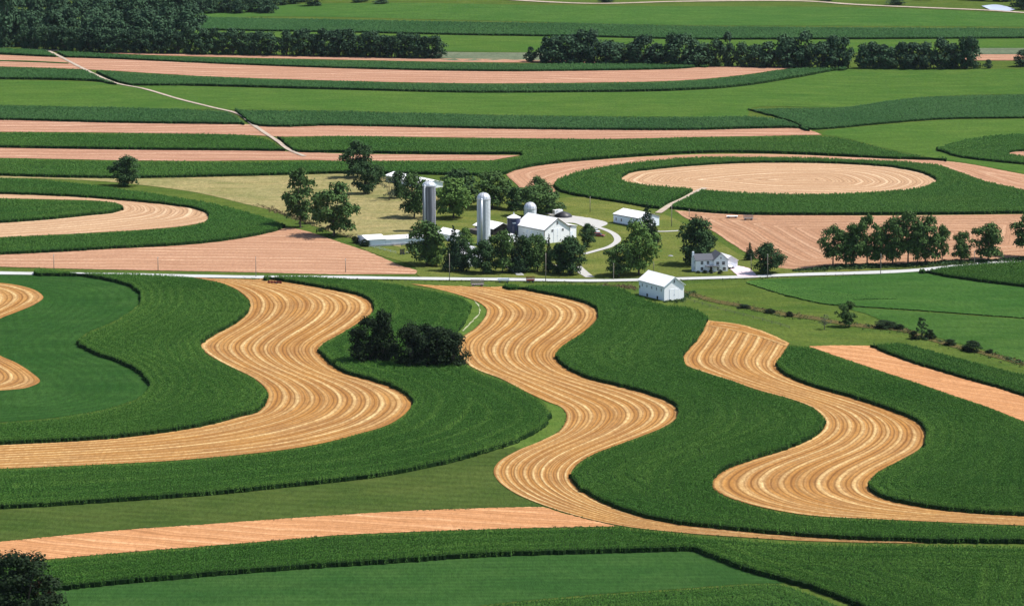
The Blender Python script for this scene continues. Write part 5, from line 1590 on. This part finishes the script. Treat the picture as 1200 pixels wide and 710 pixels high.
# tarped heap behind the barn wing
e = thing('tarped_heap', 660, 255, 0, 'black tarp-covered heap behind the barn wing', 'heap')
V, F = [], []
for i in range(7):
    for k in range(18):
        a = 2 * math.pi * k / 18; t = i / 6
        V.append((4.2 * (1 - t ** 1.6) * math.cos(a) * (1 + .12 * math.sin(3 * a)), 3.0 * (1 - t ** 1.6) * math.sin(a), 3.0 * t ** .7))
for i in range(6):
    for k in range(18): F.append((i * 18 + k, i * 18 + (k + 1) % 18, (i + 1) * 18 + (k + 1) % 18, (i + 1) * 18 + k))
B().add(V, F).build('tarp', M_TARP, e, smooth=True)
e = thing('white_trailer', 653.5, 253, 30, 'pale trailer standing left of the black tarped heap', 'trailer')
B().box(-2.2, 2.2, -1.1, 1.1, .9, 2.9).build('box_body', M_WHITE, e)
for y_ in (-1, 1): wheel(e, -.5, y_, .4)
B().box(2.2, 3.6, -.06, .06, .6, .72).build('drawbar', M_STEEL, e)
# rocks and clutter in the yard right of the tallest tree
def rock(px, py, s_, lab):
    r = np.random.default_rng(int(px)); me = bmesh.new(); bmesh.ops.create_icosphere(me, subdivisions=2, radius=1)
    for v in me.verts: v.co = Vector((v.co.x * s_ * r.uniform(.85, 1.15), v.co.y * s_ * .7, v.co.z * s_ * .5 * r.uniform(.8, 1.1)))
    m_ = bpy.data.meshes.new('rock'); me.to_mesh(m_); me.free(); m_.materials.append(M_CONC)
    o = bpy.data.objects.new('rock', m_); COL.objects.link(o); o.location = pt(px, py); tag(o, lab, 'rock')
rock(786, 300.5, 1.3, 'pale rock on the lawn left of the big dark tree')
rock(706, 335.5, .9, 'small pale rock on the verge left of the white shed')
# rail fences
def fence(pts, label, h=1.2, gap=4.0, mat=M_FENCE, rails=2):
    W = ground(np.array(pts, float)[:, 0], np.array(pts, float)[:, 1])
    d = np.concatenate([[0], np.cumsum(np.hypot(*np.diff(W, axis=0).T))])
    n = max(1, int(d[-1] / gap)); s = np.linspace(0, d[-1], n + 1)
    P = np.column_stack([np.interp(s, d, W[:, 0]), np.interp(s, d, W[:, 1])])
    e = thing('rail_fence', 0, 0, 0, label, 'fence', at=(P[0][0], P[0][1]))
    o = np.array(e.location)
    Q = [np.array([p[0], p[1], float(terr(*p))]) - o for p in P]
    for q in Q: B().box(q[0] - .07, q[0] + .07, q[1] - .07, q[1] + .07, q[2] - .3, q[2] + h).build('fence_post', mat, e)
    for a, b_ in zip(Q[:-1], Q[1:]):
        for k in range(rails):
            V, F = [], []
            z = h * (.45 + .45 * k)
            tube(V, F, a + [0, 0, z], b_ + [0, 0, z], .05, .05, 5)
            B().add(V, F).build('fence_rail', mat, e)
fence([(433, 289.5), (448, 293.5), (464, 297.5)], 'pale rail fence slanting from the long low building to the small cart')
fence([(476, 298), (486, 297.5), (492, 297)], 'short pale rail fence right of the small cart')
fence([(805, 352), (850, 365), (905, 379), (925, 385)], 'thin wire fence across the pasture above the right golden bend', mat=M_POLE, gap=6, h=1.1)

# ---------------------------------------------------------------- summer haze: one even volume round camera and valley
def build_haze():
    m = bpy.data.materials.new('haze_air'); m.use_nodes = True
    t = m.node_tree; t.nodes.clear()
    o = t.nodes.new('ShaderNodeOutputMaterial'); v = t.nodes.new('ShaderNodeVolumePrincipled')
    v.inputs['Color'].default_value = (.72, .82, 1.0, 1); v.inputs['Density'].default_value = 0.000006
    v.inputs['Anisotropy'].default_value = 0.2
    t.links.new(v.outputs[0], o.inputs['Volume'])
    b = B().box(-9500, 9500, -700, 16500, -3.5, 236)
    h = b.build('haze', m, None); tag(h, 'thin bluish summer haze over the valley', None, None, 'stuff')
build_haze()
